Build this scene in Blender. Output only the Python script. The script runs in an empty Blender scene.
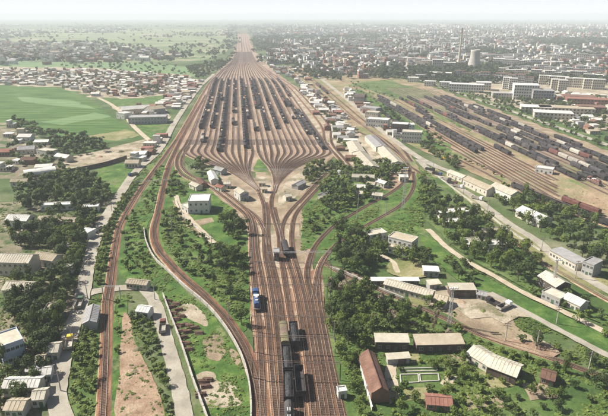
import bpy, bmesh, math, random
import numpy as np
from mathutils import Vector, noise
random.seed(7)
R = random.random
U = random.uniform
S = bpy.context.scene
COL = S.collection

# ------------------------------------------------------------------ camera, light
H = 110.0; F = 520.0; YH = 15.0
TH = math.atan((208 - YH) / F)
cam = bpy.data.cameras.new('camera'); camo = bpy.data.objects.new('camera', cam); COL.objects.link(camo)
cam.sensor_width = 36; cam.lens = 36 * F / 608; cam.clip_start = 1; cam.clip_end = 60000
camo.location = (0, 0, H); camo.rotation_euler = (math.pi / 2 - TH, 0, 0)
S.camera = camo
SUN_EL = math.radians(44); SUN_AZ = math.radians(-72)          # azimuth from +Y towards +X
w = bpy.data.worlds.new('World'); S.world = w; w.use_nodes = True
nt = w.node_tree; nt.nodes.clear()
sky = nt.nodes.new('ShaderNodeTexSky'); sky.sky_type = 'NISHITA'; sky.sun_disc = False
sky.sun_elevation = SUN_EL; sky.sun_rotation = SUN_AZ; sky.air_density = 1.0; sky.dust_density = 2.0; sky.ozone_density = 1.0
bg = nt.nodes.new('ShaderNodeBackground'); bg.inputs['Strength'].default_value = 0.05
ow = nt.nodes.new('ShaderNodeOutputWorld')
nt.links.new(sky.outputs[0], bg.inputs['Color'])
tcw = nt.nodes.new('ShaderNodeTexCoord'); sxw = nt.nodes.new('ShaderNodeSeparateXYZ'); nt.links.new(tcw.outputs['Generated'], sxw.inputs[0])
mrw = nt.nodes.new('ShaderNodeMapRange'); mrw.interpolation_type = 'SMOOTHSTEP'; mrw.inputs['From Min'].default_value = 0.0; mrw.inputs['From Max'].default_value = 0.12
mrw.inputs['To Min'].default_value = 1.0; mrw.inputs['To Max'].default_value = 0.0; nt.links.new(sxw.outputs['Z'], mrw.inputs['Value'])
bg2 = nt.nodes.new('ShaderNodeBackground'); bg2.inputs['Color'].default_value = (0.95, 0.97, 1.0, 1); bg2.inputs['Strength'].default_value = 0.60   # hazy white horizon
mxw = nt.nodes.new('ShaderNodeMixShader'); nt.links.new(mrw.outputs[0], mxw.inputs[0]); nt.links.new(bg.outputs[0], mxw.inputs[1]); nt.links.new(bg2.outputs[0], mxw.inputs[2])
nt.links.new(mxw.outputs[0], ow.inputs['Surface'])
sl = bpy.data.lights.new('sun', 'SUN'); sl.energy = 5.0; sl.angle = math.radians(0.5); sl.color = (1, 0.945, 0.85)
so = bpy.data.objects.new('sun', sl); COL.objects.link(so); so.location = (-300, 100, 400)
sd = Vector((math.sin(SUN_AZ) * math.cos(SUN_EL), math.cos(SUN_AZ) * math.cos(SUN_EL), math.sin(SUN_EL)))
so.rotation_euler = sd.to_track_quat('Z', 'Y').to_euler()
S.view_settings.view_transform = 'Standard'; S.view_settings.look = 'None'
S.view_settings.exposure = 0.82; S.view_settings.gamma = 1
S.cycles.volume_bounces = 1
HAZE = 1.8e-4

# ------------------------------------------------------------------ geometry helpers
CT, ST = math.cos(TH), math.sin(TH)
def G(px, py, z=0.0):
    """photo pixel -> the point of the place at height z"""
    cx = (px - 304) / F; cy = (208 - py) / F
    dz = -ST + cy * CT
    t = (H - z) / -dz
    return Vector((cx * t, (CT + cy * ST) * t, z))
def PX(p):
    x, y, z = p[0], p[1], (p[2] if len(p) > 2 else 0) - H
    d = y * CT - z * ST; u = y * ST + z * CT
    return 304 + F * x / d, 208 - F * u / d

def mesh(name, V, Fc, mats=(), mi=None, smooth=False):
    m = bpy.data.meshes.new(name)
    m.from_pydata([tuple(v) for v in V], [], Fc)
    for mt in (mats if isinstance(mats, (list, tuple)) else [mats]): m.materials.append(mt)
    if mi is not None: m.polygons.foreach_set('material_index', mi)
    if smooth: m.polygons.foreach_set('use_smooth', [True] * len(Fc))
    return m
def link(name, data, parent=None, loc=(0, 0, 0), rz=0.0, sc=None, **k):
    o = bpy.data.objects.new(name, data); COL.objects.link(o)
    o.location = loc; o.rotation_euler = (0, 0, rz)
    if sc is not None: o.scale = sc if isinstance(sc, (tuple, list)) else (sc, sc, sc)
    if parent is not None: o.parent = parent
    for a, b in k.items(): o[a] = b
    return o
def thing(name, label, cat, loc, rz=0.0, group=None, sc=None):
    o = link(name, None, None, loc, rz, sc, label=label, category=cat)
    o.empty_display_size = 0.5
    if group: o['group'] = group
    return o

class MB:
    def __init__(s): s.V = []; s.F = []; s.M = []
    def add(s, V, Fc, m=0):
        n = len(s.V); s.V += [tuple(v) for v in V]
        s.F += [tuple(i + n for i in f) for f in Fc]; s.M += [m] * len(Fc)
    def box(s, x0, x1, y0, y1, z0, z1, m=0, bottom=True):
        V = [(x0, y0, z0), (x1, y0, z0), (x1, y1, z0), (x0, y1, z0), (x0, y0, z1), (x1, y0, z1), (x1, y1, z1), (x0, y1, z1)]
        Fc = [(4, 5, 6, 7), (0, 1, 5, 4), (1, 2, 6, 5), (2, 3, 7, 6), (3, 0, 4, 7)]
        if bottom: Fc.append((3, 2, 1, 0))
        s.add(V, Fc, m)
    def tube(s, p, q, r0, r1=None, n=6, m=0, caps=True):
        r1 = r0 if r1 is None else r1
        p = Vector(p); q = Vector(q); d = (q - p).normalized()
        a = d.orthogonal().normalized(); b = d.cross(a)
        V = []
        for c, r in ((p, r0), (q, r1)):
            for i in range(n):
                t = 2 * math.pi * i / n; V.append(c + a * (math.cos(t) * r) + b * (math.sin(t) * r))
        Fc = [(i, (i + 1) % n, n + (i + 1) % n, n + i) for i in range(n)]
        if caps: Fc += [tuple(range(n - 1, -1, -1)), tuple(range(n, 2 * n))]
        s.add(V, Fc, m)
    def mesh(s, name, mats, smooth=False):
        return mesh(name, s.V, s.F, mats, s.M, smooth)
    def obj(s, name, mats, parent=None, **k):
        return link(name, s.mesh(name, mats), parent, **k)

def smoothpath(pts, step=4.0):
    P = [Vector((p[0], p[1])) for p in pts]
    P = [P[0] * 2 - P[1]] + P + [P[-1] * 2 - P[-2]]
    out = []
    for i in range(1, len(P) - 2):
        a, b, c, d = P[i - 1:i + 3]
        ta = 0.0; tb = ta + (b - a).length ** .5; tc = tb + (c - b).length ** .5; td = tc + (d - c).length ** .5
        n = max(2, int((c - b).length / step))
        for j in range(n):
            t = tb + (tc - tb) * j / n
            A1 = a * ((tb - t) / (tb - ta)) + b * ((t - ta) / (tb - ta))
            A2 = b * ((tc - t) / (tc - tb)) + c * ((t - tb) / (tc - tb))
            A3 = c * ((td - t) / (td - tc)) + d * ((t - tc) / (td - tc))
            B1 = A1 * ((tc - t) / (tc - ta)) + A2 * ((t - ta) / (tc - ta))
            B2 = A2 * ((td - t) / (td - tb)) + A3 * ((t - tb) / (td - tb))
            out.append(B1 * ((tc - t) / (tc - tb)) + B2 * ((t - tb) / (tc - tb)))
    out.append(P[-2]); return out
def pxpath(pts, step=4.0): return smoothpath([G(*p) for p in pts], step)
def normals(path):
    N = []
    for i in range(len(path)):
        d = path[min(i + 1, len(path) - 1)] - path[max(i - 1, 0)]
        d = d.normalized() if d.length > 0 else Vector((0, 1)); N.append(Vector((d.y, -d.x)))
    return N
def sweep(mb, path, prof, N=None, m=0, mats=None):
    """prof: list of (offset, z); open profile swept along path"""
    N = N or normals(path); k = len(prof); V = []
    for p, n in zip(path, N):
        for o, z in prof: V.append((p.x + n.x * o, p.y + n.y * o, z))
    base = len(mb.V); mb.V += V
    for i in range(len(path) - 1):
        for j in range(k - 1):
            a = base + i * k + j; mb.F.append((a, a + k, a + k + 1, a + 1)); mb.M.append(mats[j] if mats else m)
OCC = set(); OC = 1.5
def occ_path(path, r):
    for p in path:
        k = int(math.ceil(r / OC))
        for i in range(-k, k + 1):
            for j in range(-k, k + 1):
                if (i * i + j * j) * OC * OC <= (r + .3) ** 2: OCC.add((int(p.x // OC) + i, int(p.y // OC) + j))
def free(x, y): return (int(x // OC), int(y // OC)) not in OCC

# ------------------------------------------------------------------ materials
def ramp(N, L, fac, stops):
    r = N.new('ShaderNodeValToRGB'); e = r.color_ramp.elements
    e[0].position = stops[0][0]; e[0].color = (*stops[0][1], 1); e[1].position = stops[-1][0]; e[1].color = (*stops[-1][1], 1)
    for p, c in stops[1:-1]:
        q = e.new(p); q.color = (*c, 1)
    L.new(fac, r.inputs[0]); return r.outputs[0]
def gm(name, stops, scale=0.15, det=8, rough=0.95, over=None, oscale=0.05, othr=(0.5, 0.6), fine=0.25, fscale=2.0, bump=0.0, spec=0.2, metal=0.0, stretch=None, obj=False, rnd=0.0):
    m = bpy.data.materials.new(name); m.use_nodes = True; t = m.node_tree; N = t.nodes; L = t.links
    b = N['Principled BSDF']; b.inputs['Roughness'].default_value = rough; b.inputs['Specular IOR Level'].default_value = spec
    b.inputs['Metallic'].default_value = metal
    if obj: src = N.new('ShaderNodeTexCoord').outputs['Object']
    else: src = N.new('ShaderNodeNewGeometry').outputs['Position']
    if stretch:
        mp = N.new('ShaderNodeMapping'); mp.inputs['Scale'].default_value = stretch[0]; mp.inputs['Rotation'].default_value = (0, 0, stretch[1])
        L.new(src, mp.inputs[0]); s1 = mp.outputs[0]
    else: s1 = src
    def nz(sc, d, s=src, ro=0.6):
        n = N.new('ShaderNodeTexNoise'); n.inputs['Scale'].default_value = sc; n.inputs['Detail'].default_value = d
        n.inputs['Roughness'].default_value = ro; L.new(s, n.inputs['Vector']); return n.outputs['Fac']
    c = ramp(N, L, nz(scale, det, s1), stops)
    if over:
        mx = N.new('ShaderNodeMix'); mx.data_type = 'RGBA'
        f = N.new('ShaderNodeMapRange'); f.inputs['From Min'].default_value = othr[0]; f.inputs['From Max'].default_value = othr[1]
        L.new(nz(oscale, 10, src, 0.7), f.inputs['Value']); L.new(f.outputs[0], mx.inputs['Factor'])
        c2 = ramp(N, L, nz(oscale * 9, 5), over)
        L.new(c, mx.inputs[6]); L.new(c2, mx.inputs[7]); c = mx.outputs[2]
    if fine:
        mr = N.new('ShaderNodeMapRange'); mr.inputs['From Min'].default_value = 0.3; mr.inputs['From Max'].default_value = 0.7
        mr.inputs['To Min'].default_value = 1 - fine; mr.inputs['To Max'].default_value = 1 + fine
        L.new(nz(fscale, 4), mr.inputs['Value'])
        mu = N.new('ShaderNodeMix'); mu.data_type = 'RGBA'; mu.blend_type = 'MULTIPLY'; mu.inputs['Factor'].default_value = 1
        L.new(c, mu.inputs[6]); L.new(mr.outputs[0], mu.inputs[7]); c = mu.outputs[2]
    if rnd:
        oi = N.new('ShaderNodeObjectInfo'); hs = N.new('ShaderNodeHueSaturation')
        mr = N.new('ShaderNodeMapRange'); mr.inputs['To Min'].default_value = 1 - rnd; mr.inputs['To Max'].default_value = 1 + rnd
        L.new(oi.outputs['Random'], mr.inputs['Value']); L.new(mr.outputs[0], hs.inputs['Value']); L.new(c, hs.inputs['Color']); c = hs.outputs[0]
    L.new(c, b.inputs['Base Color'])
    if bump:
        bp = N.new('ShaderNodeBump'); bp.inputs['Strength'].default_value = bump; bp.inputs['Distance'].default_value = 0.3
        L.new(nz(fscale, 5), bp.inputs['Height']); L.new(bp.outputs[0], b.inputs['Normal'])
    return m
GR1 = [(0.3, (0.032, 0.066, 0.016)), (0.5, (0.07, 0.118, 0.03)), (0.7, (0.15, 0.19, 0.065))]
GRD = [(0.3, (0.028, 0.058, 0.014)), (0.7, (0.07, 0.12, 0.03))]
TAN = [(0.3, (0.16, 0.12, 0.08)), (0.5, (0.26, 0.20, 0.135)), (0.7, (0.38, 0.31, 0.22))]
M = {}
M['ground'] = gm('ground_soil', [(0.3, (0.05, 0.085, 0.025)), (0.5, (0.10, 0.13, 0.05)), (0.7, (0.26, 0.23, 0.16))], 0.02, 10, over=GRD, oscale=0.006, othr=(0.42, 0.56), bump=.3, fscale=.8)
M['grass'] = gm('grass', GR1, 0.05, 10, over=[(0.3, (0.10, 0.15, 0.04)), (0.7, (0.17, 0.19, 0.08))], oscale=0.03, othr=(0.52, 0.62), bump=.6, fscale=1.1)
M['lush'] = gm('lush_grass', [(0.3, (0.028, 0.066, 0.014)), (0.5, (0.062, 0.124, 0.024)), (0.7, (0.145, 0.20, 0.05))], 0.12, 12, over=[(0.3, (0.10, 0.13, 0.045)), (0.7, (0.2, 0.2, 0.095))], oscale=0.05, othr=(0.54, 0.66), bump=.6, fscale=1.1)
M['drygrass'] = gm('dry_grass', [(0.3, (0.13, 0.15, 0.05)), (0.5, (0.21, 0.2, 0.09)), (0.7, (0.32, 0.28, 0.16))], 0.06, 10, over=GRD, oscale=0.05, othr=(0.55, 0.65), bump=.5, fscale=1.0)
M['field'] = gm('crop_field', [(0.35, (0.03, 0.075, 0.014)), (0.5, (0.055, 0.118, 0.022)), (0.65, (0.11, 0.17, 0.045))], 0.02, 8, stretch=((1, 7, 1), math.radians(-8)), over=[(0.3, (0.09, 0.15, 0.06)), (0.7, (0.14, 0.2, 0.09))], oscale=0.008, othr=(0.54, 0.66), bump=.2)
M['fieldpale'] = gm('pale_crop', [(0.35, (0.09, 0.17, 0.06)), (0.65, (0.17, 0.24, 0.11))], 0.02, 5, stretch=((1, 7, 1), math.radians(-8)), bump=.2)
M['tan'] = gm('bare_dirt', TAN, 0.08, 10, over=GR1, oscale=0.05, othr=(0.57, 0.65), bump=.5, fscale=1.5)
M['dust'] = gm('dusty_yard', [(0.3, (0.23, 0.185, 0.13)), (0.5, (0.34, 0.285, 0.21)), (0.7, (0.47, 0.41, 0.32))], 0.06, 10, over=[(0.3, (0.12, 0.12, 0.06)), (0.7, (0.22, 0.19, 0.12))], oscale=0.07, othr=(0.5, 0.6), bump=.3, fscale=1.5)
M['soil'] = gm('brown_soil', [(0.3, (0.20, 0.13, 0.085)), (0.5, (0.30, 0.205, 0.14)), (0.7, (0.38, 0.29, 0.2))], 0.15, 10, over=GR1, oscale=0.06, othr=(0.6, 0.66), bump=.8, fscale=1.6)
M['rust'] = gm('rusty_ground', [(0.32, (0.06, 0.036, 0.026)), (0.5, (0.18, 0.10, 0.06)), (0.68, (0.34, 0.22, 0.145))], 0.12, 10, stretch=((3, .15, 1), 0), over=[(0.3, (0.36, 0.28, 0.2)), (0.7, (0.46, 0.38, 0.28))], oscale=0.07, othr=(0.54, 0.64), bump=.5, fscale=2)
M['yardbed'] = gm('yard_cinder', [(0.3, (0.17, 0.115, 0.08)), (0.5, (0.27, 0.195, 0.14)), (0.7, (0.37, 0.285, 0.21))], 0.03, 10, over=[(0.3, (0.15, 0.17, 0.07)), (0.7, (0.22, 0.22, 0.11))], oscale=0.02, othr=(0.58, 0.7), bump=.3, fscale=1)
M['scrubyard'] = gm('overgrown_yard', [(0.3, (0.16, 0.12, 0.075)), (0.5, (0.27, 0.20, 0.12)), (0.7, (0.37, 0.29, 0.19))], 0.03, 10, over=[(0.3, (0.10, 0.14, 0.04)), (0.7, (0.16, 0.19, 0.07))], oscale=0.022, othr=(0.47, 0.6), bump=.3, fscale=1)
M['darkground'] = gm('dark_ground', [(0.3, (0.07, 0.055, 0.05)), (0.7, (0.17, 0.13, 0.11))], 0.08, 8, bump=.3)  # dark brown tone of the band across the bowl
M['ochre'] = gm('ochre_ground', [(0.3, (0.20, 0.135, 0.085)), (0.5, (0.31, 0.22, 0.14)), (0.7, (0.42, 0.32, 0.21))], 0.05, 10, over=[(0.3, (0.15, 0.16, 0.07)), (0.7, (0.24, 0.23, 0.12))], oscale=0.022, othr=(0.48, 0.6), bump=.3, fscale=1)
M['cinderweed'] = gm('weedy_cinder', [(0.3, (0.13, 0.095, 0.075)), (0.5, (0.21, 0.16, 0.12)), (0.7, (0.31, 0.25, 0.19))], 0.05, 10, over=[(0.3, (0.10, 0.135, 0.04)), (0.7, (0.17, 0.19, 0.07))], oscale=0.02, othr=(0.48, 0.6), bump=.3, fscale=1)
M['road'] = gm('concrete_road', [(0.3, (0.22, 0.195, 0.155)), (0.5, (0.32, 0.29, 0.235)), (0.7, (0.40, 0.365, 0.305))], 0.12, 9, fine=.12, bump=.1, over=[(0.3, (0.26, 0.24, 0.2)), (0.7, (0.33, 0.3, 0.26))], oscale=0.1, othr=(0.58, 0.7))
M['path'] = gm('dirt_path', [(0.3, (0.33, 0.27, 0.19)), (0.7, (0.48, 0.42, 0.32))], 0.2, 9, fine=.15)
M['asphalt'] = gm('old_asphalt', [(0.3, (0.17, 0.155, 0.13)), (0.7, (0.26, 0.235, 0.2))], 0.12, 9, fine=.15)
M['water'] = gm('green_water', [(0.3, (0.02, 0.035, 0.02)), (0.7, (0.03, 0.05, 0.03))], 0.1, 3, rough=.1, spec=.6)
M['ballast'] = gm('rusty_ballast', [(0.3, (0.065, 0.034, 0.022)), (0.5, (0.17, 0.08, 0.043)), (0.7, (0.31, 0.17, 0.10))], 0.11, 9, bump=.7, fscale=3.0, fine=.35, rnd=.32, stretch=((2.2, .12, 1), 0))
M['ballast2'] = gm('brown_ballast', [(0.3, (0.11, 0.08, 0.062)), (0.5, (0.18, 0.13, 0.10)), (0.7, (0.27, 0.21, 0.165))], 0.09, 9, bump=.7, fscale=3.0, fine=.35, rnd=.25)
M['oily'] = gm('oil_stained_ballast', [(0.3, (0.035, 0.026, 0.022)), (0.5, (0.09, 0.058, 0.042)), (0.7, (0.20, 0.125, 0.085))], 0.07, 9, bump=.7, fscale=3.0, fine=.35, rnd=.35, over=[(0.3, (0.09, 0.12, 0.04)), (0.7, (0.15, 0.17, 0.07))], oscale=0.12, othr=(.66, .74))
M['shoulder'] = gm('pale_shoulder', [(0.3, (0.23, 0.14, 0.09)), (0.7, (0.42, 0.31, 0.22))], 0.3, 9, bump=.5, fscale=3.0, fine=.3)
M['sleeper'] = gm('weathered_sleeper', [(0.3, (0.07, 0.045, 0.034)), (0.7, (0.16, 0.10, 0.07))], 0.25, 7)
M['rail'] = gm('rail_steel', [(0.35, (0.17, 0.11, 0.08)), (0.65, (0.34, 0.28, 0.23))], 0.05, 4, rough=.55, metal=.2, rnd=.3)
def walls(n, a, b, rnd=.12): return gm(n, [(0.3, a), (0.7, b)], 0.35, 8, fine=.1, rnd=rnd, over=[(0.3, tuple(x * .6 for x in a)), (0.7, tuple(x * .75 for x in b))], oscale=.25, othr=(.58, .72))
M['white'] = walls('whitewashed_wall', (0.50, 0.48, 0.43), (0.68, 0.66, 0.61))
M['cream'] = walls('cream_plaster', (0.46, 0.41, 0.33), (0.58, 0.53, 0.44))
M['grey'] = walls('grey_plaster', (0.28, 0.27, 0.26), (0.4, 0.39, 0.37))
M['brick'] = walls('red_brick', (0.20, 0.10, 0.07), (0.30, 0.17, 0.12))
M['darkwall'] = walls('dark_wall', (0.07, 0.055, 0.045), (0.13, 0.10, 0.08))
M['bluewall'] = walls('blue_white_wall', (0.35, 0.42, 0.55), (0.5, 0.55, 0.62))
M['r_pale'] = walls('pale_cement_roof', (0.37, 0.33, 0.26), (0.52, 0.48, 0.39))
M['r_white'] = walls('white_roof', (0.48, 0.46, 0.42), (0.66, 0.64, 0.59))
M['r_tan'] = walls('tan_roof', (0.31, 0.26, 0.18), (0.44, 0.38, 0.29))
M['r_brown'] = walls('brown_tile_roof', (0.11, 0.062, 0.045), (0.20, 0.115, 0.085))
M['r_grey'] = walls('grey_roof', (0.24, 0.23, 0.23), (0.36, 0.35, 0.34))
M['r_red'] = walls('red_roof', (0.20, 0.09, 0.065), (0.29, 0.145, 0.11))
M['bank'] = gm('bank_ground', [(0.3, (0.10, 0.10, 0.055)), (0.5, (0.20, 0.17, 0.115)), (0.7, (0.34, 0.29, 0.21))], 0.07, 10, over=GRD, oscale=0.05, othr=(0.48, 0.58), bump=.5, fscale=1.5)
M['glass'] = gm('dark_glass', [(0.3, (0.02, 0.025, 0.03)), (0.7, (0.05, 0.06, 0.07))], 0.5, 2, rough=.15, spec=.5, fine=0)
M['woodframe'] = gm('painted_frame', [(0.3, (0.3, 0.32, 0.3)), (0.7, (0.5, 0.5, 0.48))], 0.5, 2, fine=0)
M['steel'] = gm('galvanised_steel', [(0.3, (0.40, 0.39, 0.38)), (0.7, (0.6, 0.59, 0.58))], 0.5, 4, rough=.5, metal=.3, fine=.1)
M['rustysteel'] = gm('dark_steel', [(0.3, (0.10, 0.075, 0.065)), (0.7, (0.2, 0.15, 0.13))], 0.5, 4, rough=.6)
M['concrete'] = gm('pale_concrete', [(0.3, (0.30, 0.28, 0.245)), (0.7, (0.5, 0.47, 0.42))], 0.3, 7, fine=.15)
M['wag'] = gm('wagon_black', [(0.3, (0.022, 0.021, 0.025)), (0.7, (0.08, 0.07, 0.068))], 0.35, 8, rough=.75, rnd=.5)
M['wagred'] = gm('wagon_red', [(0.3, (0.10, 0.04, 0.035)), (0.7, (0.17, 0.075, 0.06))], 0.5, 6, rough=.7, rnd=.2)
M['wagpale'] = gm('wagon_pale', [(0.3, (0.26, 0.23, 0.19)), (0.7, (0.42, 0.39, 0.34))], 0.5, 6, rough=.7, rnd=.2)
M['coal'] = gm('coal', [(0.3, (0.012, 0.012, 0.014)), (0.7, (0.06, 0.058, 0.06))], 2, 6, rough=.6, bump=.8)
M['sand'] = gm('sand_load', [(0.3, (0.32, 0.26, 0.2)), (0.7, (0.5, 0.44, 0.35))], 2, 6, bump=.5)
M['blue'] = gm('blue_paint', [(0.3, (0.025, 0.05, 0.14)), (0.7, (0.04, 0.09, 0.22))], 0.8, 4, rough=.4, spec=.5)
M['whitep'] = gm('white_paint', [(0.3, (0.68, 0.68, 0.68)), (0.7, (0.8, 0.8, 0.8))], 0.8, 4, rough=.4, spec=.5)
M['yellow'] = gm('yellow_paint', [(0.3, (0.6, 0.38, 0.04)), (0.7, (0.75, 0.5, 0.06))], 0.8, 4, rough=.4, spec=.5)
M['green'] = gm('green_paint', [(0.3, (0.05, 0.1, 0.06)), (0.7, (0.09, 0.16, 0.09))], 0.8, 4, rough=.4, spec=.5)
M['rubber'] = gm('tyre_rubber', [(0.3, (0.02, 0.02, 0.02)), (0.7, (0.035, 0.035, 0.035))], 2, 2)
M['timber'] = gm('stacked_timber', [(0.3, (0.10, 0.06, 0.045)), (0.7, (0.24, 0.15, 0.11))], 1.2, 6, rnd=.2, fine=.3)
M['bark'] = gm('bark', [(0.3, (0.06, 0.045, 0.03)), (0.7, (0.15, 0.12, 0.09))], 1.5, 5)

def leafmat(name, a, b, c):
    m = bpy.data.materials.new(name); m.use_nodes = True; t = m.node_tree; N = t.nodes; L = t.links
    bs = N['Principled BSDF']; bs.inputs['Roughness'].default_value = .75; bs.inputs['Specular IOR Level'].default_value = .25
    g = N.new('ShaderNodeNewGeometry'); oi = N.new('ShaderNodeObjectInfo')
    n = N.new('ShaderNodeTexNoise'); n.inputs['Scale'].default_value = .11; n.inputs['Detail'].default_value = 4; L.new(g.outputs['Position'], n.inputs[0])
    ad = N.new('ShaderNodeMath'); ad.operation = 'MULTIPLY_ADD'; ad.inputs[1].default_value = .28; L.new(g.outputs['Random Per Island'], ad.inputs[0]); L.new(n.outputs['Fac'], ad.inputs[2])
    a2 = N.new('ShaderNodeMath'); a2.operation = 'MULTIPLY_ADD'; a2.inputs[1].default_value = .3; L.new(oi.outputs['Random'], a2.inputs[0]); L.new(ad.outputs[0], a2.inputs[2])
    c_ = ramp(N, L, a2.outputs[0], [(.45, a), (.75, b), (1.0, c)])
    L.new(c_, bs.inputs['Base Color'])
    tr = N.new('ShaderNodeBsdfTranslucent'); L.new(c_, tr.inputs[0]); mx = N.new('ShaderNodeMixShader'); mx.inputs[0].default_value = .22
    L.new(bs.outputs[0], mx.inputs[1]); L.new(tr.outputs[0], mx.inputs[2]); L.new(mx.outputs[0], N['Material Output'].inputs['Surface'])
    return m
M['leaf'] = leafmat('tree_leaves', (0.040, 0.066, 0.012), (0.075, 0.115, 0.018), (0.14, 0.18, 0.032))
M['leafdark'] = leafmat('dark_tree_leaves', (0.026, 0.044, 0.013), (0.045, 0.070, 0.018), (0.08, 0.11, 0.028))
M['leaflight'] = leafmat('pale_tree_leaves', (0.07, 0.105, 0.020), (0.11, 0.16, 0.03), (0.17, 0.22, 0.05))
M['bush'] = leafmat('weed_leaves', (0.05, 0.085, 0.016), (0.085, 0.135, 0.026), (0.15, 0.19, 0.05))
M['dryleaf'] = leafmat('dry_twigs', (0.15, 0.11, 0.08), (0.22, 0.17, 0.12), (0.30, 0.24, 0.17))

# ------------------------------------------------------------------ the ground sheet
mb = MB()
ys = [60, 90, 130, 180, 250, 350, 500, 700, 1000, 1500, 2500, 4000, 7000, 10000, 14500]
ys = [-400, -100] + ys
for i in range(len(ys) - 1):
    for j in range(-14, 14):
        x0 = j * 1000.0; x1 = x0 + 1000
        mb.add([(x0, ys[i], 0), (x1, ys[i], 0), (x1, ys[i + 1], 0), (x0, ys[i + 1], 0)], [(0, 1, 2, 3)])
g_ = mb.obj('ground', M['ground'], kind='structure')

LAY = [0.03]
def patch(name, poly, mat, jit=1.0, z=None, world=False, step=4.0):
    P = [Vector(p) for p in poly] if world else [G(*p).xy for p in poly]
    out = []
    if name in ('sandy_patch', 'bare_lot', 'tan_slope', 'garden_clearing', 'red_soil', 'rubble_yard', 'courtyard', 'lawn', 'meadow', 'grass_triangle'):
        for _ in range(2): P = [q for i in range(len(P)) for q in (P[i].lerp(P[(i + 1) % len(P)], .25), P[i].lerp(P[(i + 1) % len(P)], .75))]
        step = 1.2; jit *= .8
    n = len(P)
    for i in range(n):
        a, b = P[i], P[(i + 1) % n]; L = (b - a).length; st = max(step, min(a.length, b.length) / 60); k = max(1, min(90, int(L / st)))
        for j in range(k):
            p = a.lerp(b, j / k); sc = max(1.0, p.length / 250)
            if jit:
                q = noise.noise(Vector((p.x * .06, p.y * .06, 3.1))) * 2 + noise.noise(Vector((p.x * .25, p.y * .25, 7.7)))
                q2 = noise.noise(Vector((p.x * .06, p.y * .06, 13.1))) * 2 + noise.noise(Vector((p.x * .25, p.y * .25, 17.7)))
                p = p + Vector((q, q2)) * jit * sc
            out.append(p)
    LAY[0] += 0.008
    zz = LAY[0] if z is None else z
    bm = bmesh.new(); f = bm.faces.new([bm.verts.new((p.x, p.y, zz)) for p in out])
    f.normal_update()
    if f.normal.z < 0: f.normal_flip()
    bmesh.ops.triangulate(bm, faces=[f]); m = bpy.data.meshes.new(name); bm.to_mesh(m); bm.free(); m.materials.append(mat)
    return link(name, m, kind='structure')
def strip(name, pts, w0, mat, z=None, w1=None, occ=True, jit=.25):
    path = pxpath(pts, 3.0); N = normals(path); V = []; Fc = []
    LAY[0] += 0.006; zz = LAY[0] if z is None else z
    for i, (p, n) in enumerate(zip(path, N)):
        t = i / (len(path) - 1); w = (w0 + ((w1 or w0) - w0) * t) / 2
        a = p - n * (w + U(-jit, jit)); b = p + n * (w + U(-jit, jit)); V += [(a.x, a.y, zz), (b.x, b.y, zz)]
    for i in range(len(path) - 1): Fc.append((2 * i, 2 * i + 1, 2 * i + 3, 2 * i + 2))
    if occ: occ_path(path, max(w0, w1 or w0) / 2 + 0.8)
    m = mesh(name, V, Fc, mat); o = link(name, m, kind='structure')
    m.update()
    if m.polygons[0].normal.z < 0: m.flip_normals()
    return path

# k-lines: everything in the yards runs to one vanishing point
VX = 236.0
def K(k, y): return (VX + k * (y - YH), y)

# broad ground covers
patch('meadow', [(-40, 62), (110, 58), (215, 70), (180, 80), (100, 80), (-40, 76)], M['fieldpale'], 2)
M['farfield'] = gm('far_fields', [(0.35, (0.09, 0.13, 0.05)), (0.5, (0.15, 0.19, 0.085)), (0.62, (0.24, 0.25, 0.14))], 0.0035, 6, stretch=((1, 2.2, 1), .2), over=[(0.3, (0.26, 0.22, 0.15)), (0.7, (0.34, 0.3, 0.22))], oscale=0.004, othr=(.58, .62), fine=.1, fscale=.05)
patch('far_fields', [(-60, 29), (226, 29), (234, 40), (226, 52), (206, 60), (150, 63), (-60, 60)], M['farfield'], 0)
patch('crop_field', [(-40, 84), (20, 86), (60, 88), (88, 97), (112, 117), (136, 133), (142, 139), (112, 142), (62, 140), (20, 126), (-40, 118)], M['field'], 1)
patch('crop_field', [(98, 99), (130, 97), (168, 95), (174, 99), (160, 106), (115, 108), (108, 105)], M['lush'], 1)
patch('crop_field', [(112, 112), (128, 124), (168, 122), (176, 120), (166, 134), (152, 143), (146, 138), (128, 122)], M['lush'], 1)
patch('stubble_strip', [(20, 97), (70, 100), (100, 110), (60, 106), (20, 101)], M['fieldpale'], 1)
patch('stubble_strip', [(40, 122), (95, 113), (112, 117), (60, 125)], M['fieldpale'], 1)
patch('stubble_strip', [(85, 137), (125, 129), (140, 135), (116, 141)], M['drygrass'], 1)
patch('village_ground', [(-40, 66), (100, 68), (190, 76), (200, 80), (180, 106), (158, 106), (172, 94), (130, 99), (92, 97), (60, 87), (-40, 84)], M['dust'], 2)
patch('factory_ground', [(112, 107), (165, 104), (170, 118), (165, 122), (130, 123)], M['dust'], 1)
patch('rubble_yard', [(62, 158), (105, 150), (145, 138), (160, 143), (150, 152), (127, 159), (80, 172), (64, 168)], M['dust'], 1)
patch('village_ground', [(-40, 122), (16, 124), (40, 138), (60, 158), (64, 172), (40, 180), (-40, 178)], M['bank'], 1)
patch('meadow', [(84, 172), (136, 160), (134, 178), (116, 196), (104, 192)], M['lush'], 1)
patch('village_ground', [(-60, 205), (70, 200), (110, 200), (92, 245), (84, 290), (60, 345), (50, 430), (-60, 430)], M['bank'], 1)
patch('lawn', [(5, 274), (68, 275), (66, 281), (5, 283)], M['drygrass'], .4)
patch('courtyard', [(10, 229), (48, 229), (46, 236), (10, 238)], M['dust'], .4)
patch('courtyard', [(25, 266), (66, 264), (66, 272), (22, 275)], M['dust'], .4)
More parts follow.
